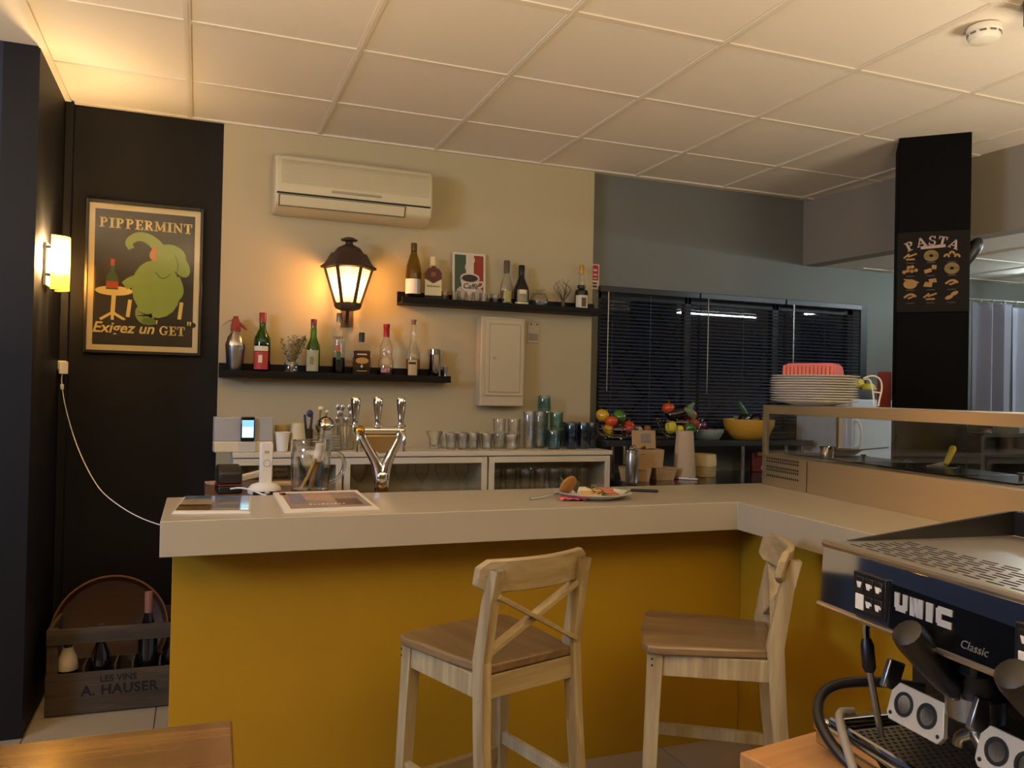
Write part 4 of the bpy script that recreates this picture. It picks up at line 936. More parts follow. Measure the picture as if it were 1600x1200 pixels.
for k in range(4): MB().shell([(.040, .0 + k * .012), (.0405, .004 + k * .012), (.038, .006 + k * .012), (.028, .094 + k * .012), (.026, .0955 + k * .012), (0, .0955 + k * .012)], 20).build('cup', P('cup_cream', 'cbbb96', .6), tw2)
ms = tumbler('cream_beaker', 'cream beaker behind the white cup', .035, .118, P('beaker_cream', 'b9a368', .4), 'cups beside the phone dock', .9, (.965, -.13, ZC))
cs = thing('saucer', 'white saucer within the small stack behind the glass jug', 'saucer', (1.165, -.20, ZC), 0, 'saucers stacked behind the jug')
MB().lathe([(.034, 0), (.036, .002), (.062, .009), (.063, .0105), (.034, .005), (0, .005)], 26).build('dish', WHITEC, cs)
cs['label'] = 'bottom white saucer of the small stack behind the glass jug'
for k in range(1, 8): dup(cs, (1.165, -.20, ZC + k * .0085), 0, ('top white saucer of the small stack, under the round pot' if k == 7 else ['', 'second', 'third', 'fourth', 'fifth', 'sixth', 'seventh'][k] + ' saucer from the bottom of the stack behind the jug'))
tb_ = thing('tea_ball', 'round polished steel lidded pot on the saucers behind the jug', 'pot', (1.158, -.195, ZC + .072), 0)
MB().lathe([(.022, 0), (.036, .012), (.046, .035), (.047, .048), (.040, .070), (.024, .085), (.008, .092), (0, .0925)], 26).build('body', CHROME, tb_)
MB().ring((0, 0, .046), .0472, .0018, n=26).build('rim', SATIN, tb_)
ct = thing('cutlery_jar', 'glass jar holding cutlery on the counter left of the beer tap', 'cutlery jar', (1.262, -.15, ZC), 0)
MB().shell([(0, .001), (.040, .001), (.044, .006), (.044, .115), (.046, .118), (.043, .116)], 20).build('jar', GLASS, ct)
for k in range(12):
    a = 2 * pi * k / 12; r_ = .028
    p0 = Vector((r_ * .5 * math.cos(a), r_ * .5 * math.sin(a), .006)); p1 = Vector((r_ * 1.5 * math.cos(a), r_ * 1.1 * math.sin(a), .135 + .03 * (k % 3)))
    q = MB().beam(p0, p1, .006, .002, .004, .002); q.ell(tuple(p1 + Vector((0, 0, .012))), (.010, .004, .018), 10, 6); q.build('spoon', SATIN, ct)
cf = thing('blue_clip_stand', 'dark blue tongs poking up behind the glass jug', 'tongs', (1.075, -.17, ZC), 0)
BLU = P('blue_dark', '2b3350', .4)
MB().lathe([(.028, 0), (.028, .10), (.026, .102), (.024, .1), (.024, .004), (0, .004)], 18).build('holder', P('holder_dark', '3a3428', .5), cf)
MB().beam((0, 0, .02), (-.012, 0, .17), .012, .004).beam((.008, 0, .02), (.022, 0, .165), .012, .004).build('blade', BLU, cf)
MB().ell((.012, 0, .175), (.016, .008, .018)).build('knob', BLU, cf)

# glasses along the counter
gv = thing('coupe_glass', 'wide-rimmed clear glass at the left end of the glass row', 'glass', (1.715, -.13, ZC), 0, 'glasses on the back counter')
MB().shell([(0, .001), (.026, .001), (.027, .006), (.024, .02), (.028, .05), (.046, .088), (.044, .09), (.026, .052), (.021, .02), (0, .012)], 20).build('glass', GLASS, gv)
tg = tumbler('low_glass', 'low clear glass in the crowded row on the back counter', .032, .082, GLASS, 'low glasses on the back counter', .72, (1.782, -.10, ZC))
for k, (xx, yy) in enumerate([(1.79, -.18), (1.845, -.20), (1.852, -.12), (1.862, -.045), (1.91, -.17), (1.925, -.09), (1.975, -.20), (1.985, -.13), (1.995, -.055), (1.795, -.03), (1.93, -.02)]): dup(tg, (xx, yy, ZC), k)
st = tumbler('stacked_tumbler', 'clear tumbler of the doubled stacks below the fuse box', .036, .078, GLASS, 'stacked clear tumblers', .86, (2.072, -.12, ZC))
st['label'] = 'lower clear tumbler of the left doubled stack below the fuse box'
for xx, yy, lb_ in ((2.152, -.125, 'lower clear tumbler of the right doubled stack below the fuse box'), (2.105, -.21, 'clear tumbler in front of the two doubled stacks'), (2.11, -.045, 'clear tumbler against the wall behind the doubled stacks')): dup(st, (xx, yy, ZC), xx * 9, lb_)
for xx, yy, lb_ in ((2.072, -.12, 'upper clear tumbler of the left doubled stack'), (2.152, -.125, 'upper clear tumbler of the right doubled stack')): dup(st, (xx, yy, ZC + .0785), xx * 5, lb_)
fl1 = tumbler('tall_glass', 'tall clear highball glass right of the stacked tumblers', .034, .195, GLASS, 'tall clear glasses on the back counter', .8, (2.232, -.14, ZC))
dup(fl1, (2.302, -.12, ZC), 1, 'tall clear highball glass just left of the teal tumblers'); dup(fl1, (2.265, -.06, ZC), 2, 'tall clear highball glass against the wall, behind two others')
tl = tumbler('teal_tumbler', 'teal-tinted tumbler standing on the back counter', .038, .098, TEALG, 'teal tumblers', .88, (2.352, -.20, ZC))
tl['label'] = 'teal tumbler standing at the front of the counter'; dup(tl, (2.40, -.12, ZC), 1, 'bottom teal tumbler next to the blue ones'); dup(tl, (2.345, -.045, ZC), 2, 'bottom teal tumbler against the wall')
dup(tl, (2.40, -.12, ZC + .0985), 2, 'second-layer teal tumbler stacked at the right'); dup(tl, (2.345, -.046, ZC + .0985), 2, 'second-layer teal tumbler stacked at the back')
tt = tumbler('inverted_teal_tumbler', 'topmost upside-down teal tumbler of the glass pile', .033, .085, TEALG, None, 1.12, (2.352, -.06, ZC + .198))
bg = tumbler('blue_tumbler', 'dark blue glass tumbler at the right end of the counter', .037, .140, BLUEG, 'dark blue tumblers', .9, (2.462, -.18, ZC))
bg['label'] = 'dark blue tumbler, front left of the five beside the kitchen'
for xx, yy, lb_ in ((2.538, -.17, 'dark blue tumbler, front middle of the five beside the kitchen'), (2.605, -.135, 'dark blue tumbler at the very right end of the counter'), (2.49, -.09, 'dark blue tumbler, rear left of the five beside the kitchen'), (2.555, -.045, 'dark blue tumbler, rear right of the five beside the kitchen')): dup(bg, (xx, yy, ZC), xx * 3, lb_)

# ================================================================== SERVICE TABLE BEHIND THE BAR, BEER TAP
svt = thing('service_cabinet', 'low brown-topped cabinet between the bar and the back counter', 'cabinet', (.87, -.70, 0), 0)
MB().bx(-.25, .25, -.38, .34, .895, .92).build('top_board', BROWNB, svt, .002)
MB().bx(-.24, .24, -.30, .33, 0, .895).build('body', WHITEP, svt)
ZT2 = .9202
te = thing('card_terminal', 'black card payment terminal at the left end behind the bar', 'card terminal', (.705, -.80, ZT2), R(6))
MB().bx(-.045, .045, -.05, .06, 0, .030).build('base', BLACKP, te, .006)
MB().bx(-.046, .046, -.052, .058, .030, .036).build('red_band', P('terminal_red', '6d2218', .4), te, .002)
MB().prismx([(-.048, .036), (.056, .036), (.056, .095), (.04, .108), (-.03, .098), (-.048, .08)][::-1], -.043, .043).build('head', P('terminal_dark', '1e1c16', .45), te, .006)
MB().bx(-.022, .022, -.0492, -.0475, .062, .067).build('paper_slot', INK, te)
MB().tube([(.0, -.052, .02), (.03, -.085, .028), (.07, -.11, .02), (.10, -.14, .006), (.115, -.16, .004)], .0035, 8, smooth=2).build('cable', WHITEP, te)
cdl = thing('cordless_phone', 'white cordless phone upright on its oval base', 'phone', (.835, -.855, ZT2), R(8))
MB().lathe([(.060, 0), (.064, .006), (.062, .022), (.050, .036), (.03, .042), (0, .043)], 28, sx=1, sy=.75).build('base', WHITEP, cdl)
hs = MB().prismy([(-.020, .034), (.026, .034), (.029, .19), (.024, .20), (-.018, .20), (-.022, .19)], -.014, .012).build('handset', WHITEP, cdl, .005)
MB().ring((.004, -.0145, .118), .013, .0015, 'Y', 20).build('button_ring', P('phone_grey', 'b3ab9b', .4), hs)
MB().bx(-.006, .012, -.0148, -.0138, .156, .166).build('speaker_slots', P('phone_grey2', 'a59b86', .6), hs)
MB().bx(-.05, .05, -.047, -.03, 0, .012).build('base_feet', BLACKP, cdl)
h2 = tag(MB().obx((0, 0, .05), (.13, .045, .026), 0, R(-14)).bx(-.06, -.04, -.02, .02, 0, .035).bx(.03, .05, -.02, .02, 0, .06).build('spare_handset', WHITEP, None, .005), 'white handset lying tilted behind the card terminal', 'handset'); h2.location = (.80, -.66, ZT2)
nt = tag(MB().bx(-.06, .06, -.04, .04, 0, .012).build('receipt_pad', P('pad_cream', 'cbb79a', .7), None, .002), 'cream paper pad behind the upright phone', 'notepad'); nt.location = (.93, -.58, ZT2)
bxr = tag(MB().bx(-.05, .05, -.035, .035, 0, .01).build('folded_card', P('card_pink', 'b08f78', .7), None, .002), 'pinkish card on the brown board left of the terminal', 'card'); bxr.location = (.68, -.50, ZT2); bxr.rotation_euler = (0, 0, R(20))
# big glass mug with bar tools
jm = thing('glass_mug', 'large dimpled glass beer mug on the brown board', 'mug', (1.008, -.86, ZT2), R(-8))
q = MB(); v = []; f = []; NN = 32; lev = [(.066, 0), (.074, .006), (.076, .02), (.078, .05), (.079, .09), (.079, .13), (.078, .155), (.0745, .162), (.0725, .185), (.0735, .205), (.0725, .208), (.070, .205)]
for r_, z in lev:
    for k in range(NN):
        a = 2 * pi * k / NN; rr = r_ * (1 - (.045 * (.5 + .5 * math.cos(8 * a)) if .015 < z < .15 else 0)); v.append((rr * math.cos(a), rr * math.sin(a), z))
for i in range(len(lev) - 1):
    for k in range(NN): f.append((i * NN + k, i * NN + (k + 1) % NN, (i + 1) * NN + (k + 1) % NN, (i + 1) * NN + k))
f.append(tuple(range(NN))[::-1]); q.add(v, f).build('body', GLASS, jm)
MB().lathe([(.06, .004), (.066, .008), (.066, .016), (0, .017)], 24).build('thick_base', glass('base_glass', (.70, .68, .62)), jm)
MB().tube([(.073, 0, .150), (.095, 0, .158), (.122, 0, .145), (.132, 0, .11), (.122, 0, .075), (.10, 0, .05), (.075, 0, .040)], .0095, 12, smooth=2).build('handle', GLASS, jm)
tools = [('marker_pen', 'white-ended marker leaning in the glass mug', (.0, -.012, .02), (.028, -.03, .19), .011, P('marker_brown', '7a5b2a', .5), PAPER),
         ('pen', 'yellow pen leaning in the glass mug', (-.03, -.01, .02), (.012, -.045, .135), .006, P('pen_yellow', 'b8943a', .5), None),
         ('pen', 'blue pen standing in the glass mug', (.028, .0, .02), (.035, -.02, .125), .007, P('pen_blue', '2f5a72', .4), None),
         ('pen', 'black pen leaning left in the glass mug', (.0, .02, .02), (-.045, -.01, .14), .006, BLACKP, None)]
for nm, lb_, a, b, r_, m, capm in tools:
    t = thing(nm, lb_, 'pen', (1.008, -.86, ZT2 + .001), 0, 'pens in the glass mug'); a = Vector(a); b = Vector(b)
    MB().tube([a, b], r_, 10).build('barrel', m, t)
    if capm: MB().tube([a.lerp(b, .62), a.lerp(b, 1.02)], r_ * 1.35, 12).build('cap', capm, t)
mr = thing('muddler', 'slender clear bar stirrer with knobs standing in the mug', 'stirrer', (1.008, -.86, ZT2 + .001), 0)
MB().tube([(.02, .02, .02), (.038, .032, .325)], .0045, 8).tube([(.028, .02, .02), (.062, .032, .315)], .004, 8).build('rods', glass('rod_glass', (.8, .74, .62)), mr)
MB().ell((.039, .032, .331), (.012, .010, .009)).ell((.063, .032, .318), (.008, .007, .007)).build('knob', P('knob_pearl', 'd8c7a6', .25), mr)

# chrome beer tap
bt_ = thing('beer_tap', 'chrome Y-shaped beer tap tower with three handles', 'beer tap', (1.262, -1.0, .8005), 0)
MB().lathe([(.055, 0), (.055, .01), (.038, .018), (.028, .03), (.027, .14), (.026, .17)], 24).build('column', P('tap_copper', 'b98f57', .12, 1), bt_)
MB().lathe([(.027, .16), (.029, .165), (.030, .20), (.026, .21)], 24).build('column_sleeve', CHROME, bt_)
for sx, tx in ((-1, -.085), (1, .070)):
    MB().tube([(0.004 * sx, 0, .155), (.010 * sx, 0, .20), (.020 * sx, 0, .245), (tx * .62, 0, .30), (tx * .93, 0, .345), (tx, 0, .37)], [.026, .024, .021, .018, .017, .017], 16, smooth=2).build('arm', CHROME, bt_)
MB().tube([(-.115, 0, .372), (-.11, 0, .372), (.082, 0, .372), (.088, 0, .372)], [.012, .017, .017, .010], 18).build('cross_tube', CHROME, bt_)
MB().prismy([(-.040, .30), (-.012, .285), (.010, .285), (.036, .30), (.066, .355), (-.075, .355)], -.014, .010).build('badge_plate', P('tap_gold', 'c9a873', .25, .8), bt_, .004)
MB().ell((-.092, -.004, .372), (.024, .024, .022)).build('end_boss', P('tap_brass', 'b98d3f', .15, 1), bt_)
for hx in (-.107, -.020, .072):
    MB().lathe([(.020, .386), (.021, .392), (.012, .398), (.010, .410), (.012, .420), (.0175, .465), (.0185, .490), (.015, .499), (.008, .503), (0, .504)], 20, (hx, 0, 0)).build('handle', CHROME, bt_)
    MB().tube([(hx, -.01, .365), (hx, -.05, .362), (hx, -.062, .345), (hx, -.064, .295)], [.010, .009, .007, .006], 10, smooth=2).build('spout', CHROME, bt_) if hx != -.020 else None

# ================================================================== ON THE BAR TOP
ZB_ = .9452
def sheet(name, label, cat, corners, th, zoff, pages):
    cxm = sum(c[0] for c in corners) / 4; cym = sum(c[1] for c in corners) / 4
    t = thing(name, label, cat, (cxm, cym, ZB_ + zoff)); c = [(x - cxm, y - cym) for x, y in corners]
    for k in range(pages):
        s_ = 1 - .004 * k; z = th * k / pages; MB().prism([(x * s_ + random.uniform(-.003, .003), y * s_) for x, y in c], z, z + th / pages * .9).build('page', PAPER, t)
    return t, c
mg, c = sheet('magazine', 'glossy landscape brochure at the left end of the bar', 'brochure', [(.522, -1.50), (.742, -1.54), (.768, -1.155), (.552, -1.12)], .006, 0, 4)
def lerp2(c, u, v): a = Vector(c[0]).lerp(Vector(c[1]), u); b = Vector(c[3]).lerp(Vector(c[2]), u); return a.lerp(b, v)
def patch(t, c, u0, u1, v0, v1, z, m, name='print', rough=0):
    return MB().prism([tuple(lerp2(c, *p)) for p in ((u0, v0), (u1, v0), (u1, v1), (u0, v1))], z, z + .0004).build(name, m, t)
GL = lambda n_, col, **k: P(n_, col, .12, coat=.5, **k)
patch(mg, c, .02, .98, .62, .97, .0065, GL('brochure_sky', '6d83a8', var=.25, scale=14))
patch(mg, c, .02, .98, .08, .64, .0068, GL('brochure_field', '8a6a34', var=.45, scale=25))
patch(mg, c, .02, .45, .45, .75, .0072, GL('brochure_house', 'c9b690', var=.3, scale=20))
patch(mg, c, .45, .98, .22, .40, .0072, GL('brochure_trees', '3a3a1e', var=.5, scale=30))
patch(mg, c, .05, .40, .30, .36, .0076, GL('brochure_strip', '5a3038', var=.2))
nw, c = sheet('newspaper', 'folded newspaper with photo front page on the bar', 'newspaper', [(.842, -1.558), (1.139, -1.545), (1.152, -1.075), (.848, -1.085)], .0075, 0, 4)
patch(nw, c, .08, .95, .08, .88, .0077, P('news_photo', '8a7a72', .5, var=.5, scale=12), 'photo')
patch(nw, c, .30, .62, .45, .86, .0082, P('news_skin', 'a8887a', .5, var=.35, scale=16), 'photo_figure')
patch(nw, c, .62, .88, .18, .5, .0082, P('news_dark', '4c3a34', .5, var=.5, scale=18), 'photo_figure')
patch(nw, c, .06, .13, .80, .95, .0077, P('news_red', '9c3a34', .6), 'masthead')
patch(nw, c, .14, .30, .30, .84, .0082, P('news_blue', '6d6f86', .5, var=.5, scale=20), 'photo_figure')
for k in range(9): patch(nw, c, .30 + k * .045, .325 + k * .045, .215, .215 + .03 + .02 * (k % 3 == 0), .0088, PAPER, 'headline_mark')

# plate of food
fp = tag(MB().lathe([(.0, .0), (.085, .0), (.09, .003), (.125, .015), (.142, .022), (.143, .024), (.139, .0245), (.122, .018), (.086, .0065), (0, .006)], 44).build('food_plate', WHITEC), 'white plate of food on the bar near its corner', 'plate'); fp.location = (1.975, -1.415, ZB_)
ZP = ZB_ + .0068
br = thing('bread_slice', 'round crusty bread slice propped on the plate edge', 'bread', (1.885, -1.385, ZP + .002), R(25))
Mb = Matrix.Rotation(R(-62), 4, 'X')
MB().lathe([(0, -.008), (.034, -.008), (.040, -.004), (.040, .004), (.034, .008), (0, .008)], 22).T(Matrix.Translation((0, 0, .035)) @ Mb).build('crust', P('bread_crust', '9c6a34', .7, var=.2, scale=40), br)
MB().lathe([(0, .0082), (.033, .0082), (.033, .009), (0, .009)], 20).T(Matrix.Translation((0, 0, .035)) @ Mb).build('crumb', P('bread_crumb', 'd0b487', .85, var=.1, scale=60), br)
ch_ = thing('cheese_wedge', 'pale toast wedge beside the bread on the plate', 'food', (1.945, -1.44, ZP), R(-15))
MB().prism([(-.035, -.015), (.045, -.02), (.01, .03)], .004, .022).build('wedge', P('toast', 'c79a55', .7, var=.15, scale=30), ch_, .003)
MB().prism([(-.033, -.013), (.042, -.018), (.01, .028)], .022, .027).build('topping', P('cheese', 'd9c58a', .6), ch_, .002)
MB().ell((.035, 0, .018), (.016, .012, .018)).build('crust_end', P('toast_dark', '9a5a28', .7), ch_)
hm = thing('ham_slices', 'pink folded ham slices heaped on the plate', 'ham', (2.025, -1.42, ZP), 0)
HAM = P('ham_pink', 'b8705a', .5, var=.25, scale=35)
for k in range(5): MB().ell((random.uniform(-.03, .03), random.uniform(-.02, .02), .008 + k * .004), (.034, .024, .009), 14, 8).build('slice', HAM, hm)
SAL = P('salad_green', '5c6a34', .6, var=.35, scale=40)
for i, (sx, sy, lb_) in enumerate([(1.975, -1.46, 'green salad heap between toast and ham on the plate'), (2.0, -1.375, 'green salad heap behind the ham on the plate'), (2.075, -1.445, 'lone salad leaf near the right plate edge'), (1.925, -1.36, 'tall green leaf behind the bread slice')]):
    sa = thing('salad', lb_, 'salad', (sx, sy, ZP + (.004 if i == 2 else 0)))
    for k in range(18 if i < 2 else 2):
        a = random.uniform(0, 2 * pi); L_ = random.uniform(.020, .036) * (1.5 if i == 3 else 1); z_ = random.uniform(.004, .022); tz = L_ * (1.4 if i == 3 else random.uniform(.1, .7)); d = Vector((math.cos(a) * L_, math.sin(a) * L_, tz)); sd = Vector((-math.sin(a), math.cos(a), .2)) * L_ * .45; p = Vector((random.uniform(-.016, .016), random.uniform(-.012, .012), z_ if i < 2 else .001))
        MB().add([p, p + d * .5 + sd + Vector((0, 0, .004)), p + d, p + d * .5 - sd, p + d * .5], [(0, 1, 4), (1, 2, 4), (2, 3, 4), (3, 0, 4)]).build('leaf', SAL, sa)
nk = thing('paper_napkin', 'crumpled pink paper napkin tucked under the plate', 'napkin', (1.868, -1.475, ZB_), R(-12))
q = MB(); v = []; n1, n2 = 10, 7
for i in range(n1):
    for j in range(n2): v.append((-.055 + .11 * i / (n1 - 1) + random.uniform(-.004, .004), -.03 + .06 * j / (n2 - 1), .001 + abs(math.sin(i * 1.3 + j * .9)) * .010 + random.uniform(0, .004)))
q.add(v, [(i * n2 + j, (i + 1) * n2 + j, (i + 1) * n2 + j + 1, i * n2 + j + 1) for i in range(n1 - 1) for j in range(n2 - 1)]).build('tissue', P('napkin_pink', 'd3606c', .85, var=.15, scale=40), nk)
fo = thing('fork', 'steel fork leaning on the pink napkin', 'fork', (1.715, -1.43, ZB_), R(17))
MB().tube([(0, 0, .004), (.04, 0, .006), (.10, 0, .013), (.14, 0, .017)], [.005, .0042, .003, .003], 8).build('handle', SATIN, fo)
MB().bx(.138, .16, -.010, .010, .0165, .0185).build('neck', SATIN, fo)
for k in range(4): MB().bx(.16, .195, -.010 + k * .0058, -.0074 + k * .0058, .0168, .0185).build('tine', SATIN, fo)
kn = thing('table_knife', 'black-handled knife lying right of the plate', 'knife', (2.235, -1.285, ZB_), R(-30))
MB().obx((.03, 0, .006), (.11, .018, .011)).build('handle', BLACKP, kn, .004)
MB().beam((-.025, 0, .005), (-.12, .0, .004), .003, .018, .002, .008).build('blade', CHROME, kn)

# ================================================================== KITCHEN
kw = thing('kitchen_counter', 'black kitchen worktop under the window blinds', 'counter', (3.75, -.28, 0), 0)
MB().bx(-1.08, .355, -.33, .355, .848, .878).build('worktop', P('worktop_black', '1d1d20', .22, coat=.3), kw, .002)
MB().bx(-1.06, .35, -.30, .35, 0, .848).build('body', P('kitchen_cab', '6a6a66', .5), kw)
ZK = .8782
ksf = thing('raised_shelf', 'dark raised shelf on chrome legs along the kitchen window', 'shelf', (3.42, -.075, ZK), 0)
MB().bx(-.75, .66, -.115, .110, .170, .200).build('board', P('shelf_slate', '2a2c30', .35), ksf, .002)
for x in (-.62, .275, .60):
    for y in (.065, -.085) if x != .275 else (.065,):
        MB().lathe([(.020, 0), (.020, .006), (.0145, .008), (.0145, .17)], 14, (x, y, 0)).build('leg', CHROME, ksf)
ZS = ZK + .2003
TOM = P('tomato_red', 'b8301c', .25, var=.12, scale=10, coat=.3); ORA = P('tomato_orange', 'c2491f', .25, var=.12, scale=10, coat=.3)
PEPG = P('pepper_green', '3e6b1f', .28, var=.15, scale=9, coat=.3); PEPY = P('pepper_yellow', 'c79a1e', .28, var=.12, scale=9, coat=.3); AUB = P('aubergine', '1a0d16', .18, coat=.4); STEMG = P('stem_green', '5a6b34', .7); LEM = P('lemon_yellow', 'd8c22e', .4, bump=.15, bscale=90); ONI = P('onion_purple', '5f2440', .3, coat=.3)
def veg(name, label, loc, r, m, stem=True, sq=(1, 1, .9), lobes=0, rx=0, ry=0, group=None, cat=None):
    t = thing(name, label, cat or name, loc, 0, group); M = Matrix.Rotation(rx, 4, 'X') @ Matrix.Rotation(ry, 4, 'Y')
    q = MB(); n, mm = 20, 12; v = []
    for i in range(mm + 1):
        th = pi * i / mm
        for k in range(n):
            a = 2 * pi * k / n; rr = r * (1 + (.07 * math.cos(lobes * a) if lobes else 0)) * math.sin(th); dip = -.22 * r * math.exp(-((pi - th) / .35) ** 2)
            v.append((rr * math.cos(a) * sq[0], rr * math.sin(a) * sq[1], (-math.cos(th) * r + dip) * sq[2]))
    f = [(i * n + k, i * n + (k + 1) % n, (i + 1) * n + (k + 1) % n, (i + 1) * n + k) for i in range(mm) for k in range(n)]
    q.add(v, f).T(M).build('flesh', m, t)
    if stem:
        s_ = MB().tube([(0, 0, r * sq[2] * .72), (r * .05, 0, r * sq[2] * 1.0), (r * .2, 0, r * sq[2] * 1.2)], [r * .13, r * .09, r * .10], 7)
        for k in range(5):
            a = 2 * pi * k / 5; s_.add([(0, 0, r * sq[2] * .82), (r * .3 * math.cos(a - .3), r * .3 * math.sin(a - .3), r * sq[2] * .83), (r * .5 * math.cos(a), r * .5 * math.sin(a), r * sq[2] * .80), (r * .3 * math.cos(a + .3), r * .3 * math.sin(a + .3), r * sq[2] * .83)], [(0, 1, 2, 3)])
        s_.T(M).build('stem', STEMG, t)
    return t
def wire_basket(label, loc, r0, r1, h):
    b = thing('wire_basket', label, 'basket', loc, 0, 'wire fruit baskets on the raised shelf')
    MB().ring((0, 0, .016), r0, .0022, n=30).build('base_ring', CHROME, b); MB().ring((0, 0, h), r1, .0026, n=36).build('rim', CHROME, b); MB().ring((0, 0, h * .5), r0 + (r1 - r0) * .62, .0018, n=32).build('hoop', CHROME, b)
    for k in range(14):
        a = 2 * pi * k / 14; c_, s_ = math.cos(a), math.sin(a)
        w_ = MB().tube([(0, 0, .016), (r0 * c_, r0 * s_, .016), ((r0 + (r1 - r0) * .62) * c_, (r0 + (r1 - r0) * .62) * s_, h * .5), (r1 * c_, r1 * s_, h), (r1 * 1.03 * c_, r1 * 1.03 * s_, h + .012)], .0017, 6, smooth=1)
        w_.ell((r1 * 1.03 * c_, r1 * 1.03 * s_, h + .014), .004, 8, 6); w_.build('wire', CHROME, b)
    for k in range(3):
        a = 2 * pi * k / 3 + .5; MB().ell((r0 * math.cos(a), r0 * math.sin(a), .008), .008, 8, 6).build('foot', CHROME, b)
wire_basket('wire basket of tomatoes and peppers beside the blue tumblers', (2.785, -.085, ZS), .06, .122, .062)
veg('tomato', 'orange-red tomato high in the left wire basket, beside the white wall', (2.745, -.10, ZS + .105), .036, ORA)
veg('tomato', 'red tomato at the front right of the left wire basket', (2.835, -.125, ZS + .063), .033, TOM)
veg('tomato', 'red tomato behind the front one in the left wire basket', (2.868, -.075, ZS + .080), .033, TOM)
veg('tomato', 'red tomato low in the middle of the left wire basket', (2.80, -.06, ZS + .058), .033, TOM)
veg('green_pepper', 'green bell pepper on top of the left wire basket', (2.815, -.06, ZS + .128), .042, PEPG, lobes=4, ry=R(60), cat='pepper')
veg('yellow_pepper', 'yellow bell pepper at the left of the left wire basket', (2.712, -.06, ZS + .135), .040, PEPY, lobes=4, ry=R(30), cat='pepper')
veg('yellow_pepper', 'yellow pepper low in the left wire basket against the wall end', (2.735, -.09, ZS + .055), .036, PEPY, lobes=4, ry=R(80), cat='pepper')
veg('aubergine', 'dark aubergine at the front of the left wire basket', (2.775, -.140, ZS + .062), .028, AUB, sq=(1.5, .9, .85))
gd = thing('green_dish', 'dark green oval dish on the raised shelf between the baskets', 'dish', (2.975, -.06, ZS))
MB().lathe([(.060, 0), (.066, .004), (.078, .052), (.082, .055), (.078, .057), (.062, .010), (0, .008)], 28, sx=1.05, sy=.75).build('bowl', P('dish_green', '2f4536', .35), gd)
MB().tube([(.08, 0, .048), (.098, 0, .050), (.098, .01, .046)], .008, 8).build('ear', P('dish_green', '2f4536', .35), gd)
veg('garlic', 'white garlic bulb in the green dish', (2.935, -.065, ZS + .055), .026, P('garlic', 'cfc7b4', .6), False, cat='garlic'); veg('shallot', 'brown shallot in the green dish', (3.0, -.06, ZS + .058), .022, P('shallot', '8a5a34', .5), False, (1, 1, 1.2))
wire_basket('wire basket of mixed vegetables behind the tall paper cup', (3.19, -.098, ZS), .07, .128, .105)
veg('tomato', 'orange tomato high at the left of the right wire basket', (3.135, -.06, ZS + .182), .038, ORA)
veg('tomato', 'red tomato high at the right of the right wire basket', (3.285, -.07, ZS + .145), .036, TOM)
veg('tomato', 'red tomato at the right rim of the right wire basket', (3.28, -.105, ZS + .092), .037, TOM)
veg('tomato', 'red tomato deep on the right of the right wire basket', (3.262, -.05, ZS + .065), .035, TOM)
veg('lemon', 'yellow lemon at the left of the right wire basket', (3.115, -.125, ZS + .075), .033, LEM, False, (1, 1, 1.2))
veg('lemon', 'smaller yellow lemon low in the right wire basket', (3.165, -.135, ZS + .058), .027, LEM, False, (1, 1, 1.15))
veg('green_pepper', 'green pepper low in the right wire basket', (3.232, -.145, ZS + .072), .037, PEPG, lobes=4, cat='pepper')
ab = thing('aubergine', 'big dark aubergine with pale green cap lying across the right wire basket', 'aubergine', (3.20, -.085, ZS + .145), R(-15))
MB().tube([(-.085, 0, -.01), (-.07, 0, -.005), (-.03, 0, 0), (.02, 0, .014), (.05, 0, .034), (.062, 0, .046)], [.01, .032, .042, .036, .022, .016], 18, smooth=2).build('flesh', AUB, ab)
MB().tube([(.052, 0, .036), (.068, 0, .052), (.082, 0, .072)], [.024, .014, .009], 10).build('cap', P('cap_sage', '6e7a55', .7), ab)
ab2 = thing('aubergine', 'aubergine cap pointing down at the right of the wire basket', 'aubergine', (3.245, -.12, ZS + .150), R(20))
MB().tube([(-.03, .02, .03), (0, 0, .015), (.02, -.005, -.01), (.03, -.005, -.03)], [.012, .026, .018, .008], 12, smooth=1).build('cap', P('cap_sage', '6e7a55', .7), ab2)
gbw = thing('grey_bowl', 'pale grey-blue bowl of red onions on the raised shelf', 'bowl', (3.40, -.075, ZS), 0)
GB = P('bowl_grey', '8d9c97', .4, bump=.05)
MB().lathe([(.062, 0), (.068, .004), (.092, .050), (.094, .062), (.091, .063), (.087, .050), (.064, .010), (0, .008)], 32).build('bowl', GB, gbw)
veg('onion', 'purple onion sitting high in the grey bowl', (3.35, -.075, ZS + .082), .034, ONI, False, cat='onion'); veg('onion', 'dark red onion low in the grey bowl', (3.405, -.085, ZS + .048), .032, ONI, False, cat='onion'); veg('onion', 'dark red onion at the right of the grey bowl', (3.447, -.065, ZS + .046), .028, ONI, False, cat='onion')
yb = thing('yellow_bowl', 'large ochre-yellow bowl of aubergines beside the prep case', 'bowl', (3.66, -.113, ZS), 0)
MB().lathe([(.070, 0), (.085, .004), (.125, .035), (.146, .085), (.150, .122), (.147, .124), (.141, .085), (.120, .042), (.08, .012), (0, .01)], 36).build('bowl', P('bowl_yellow', 'c8952f', .35), yb)
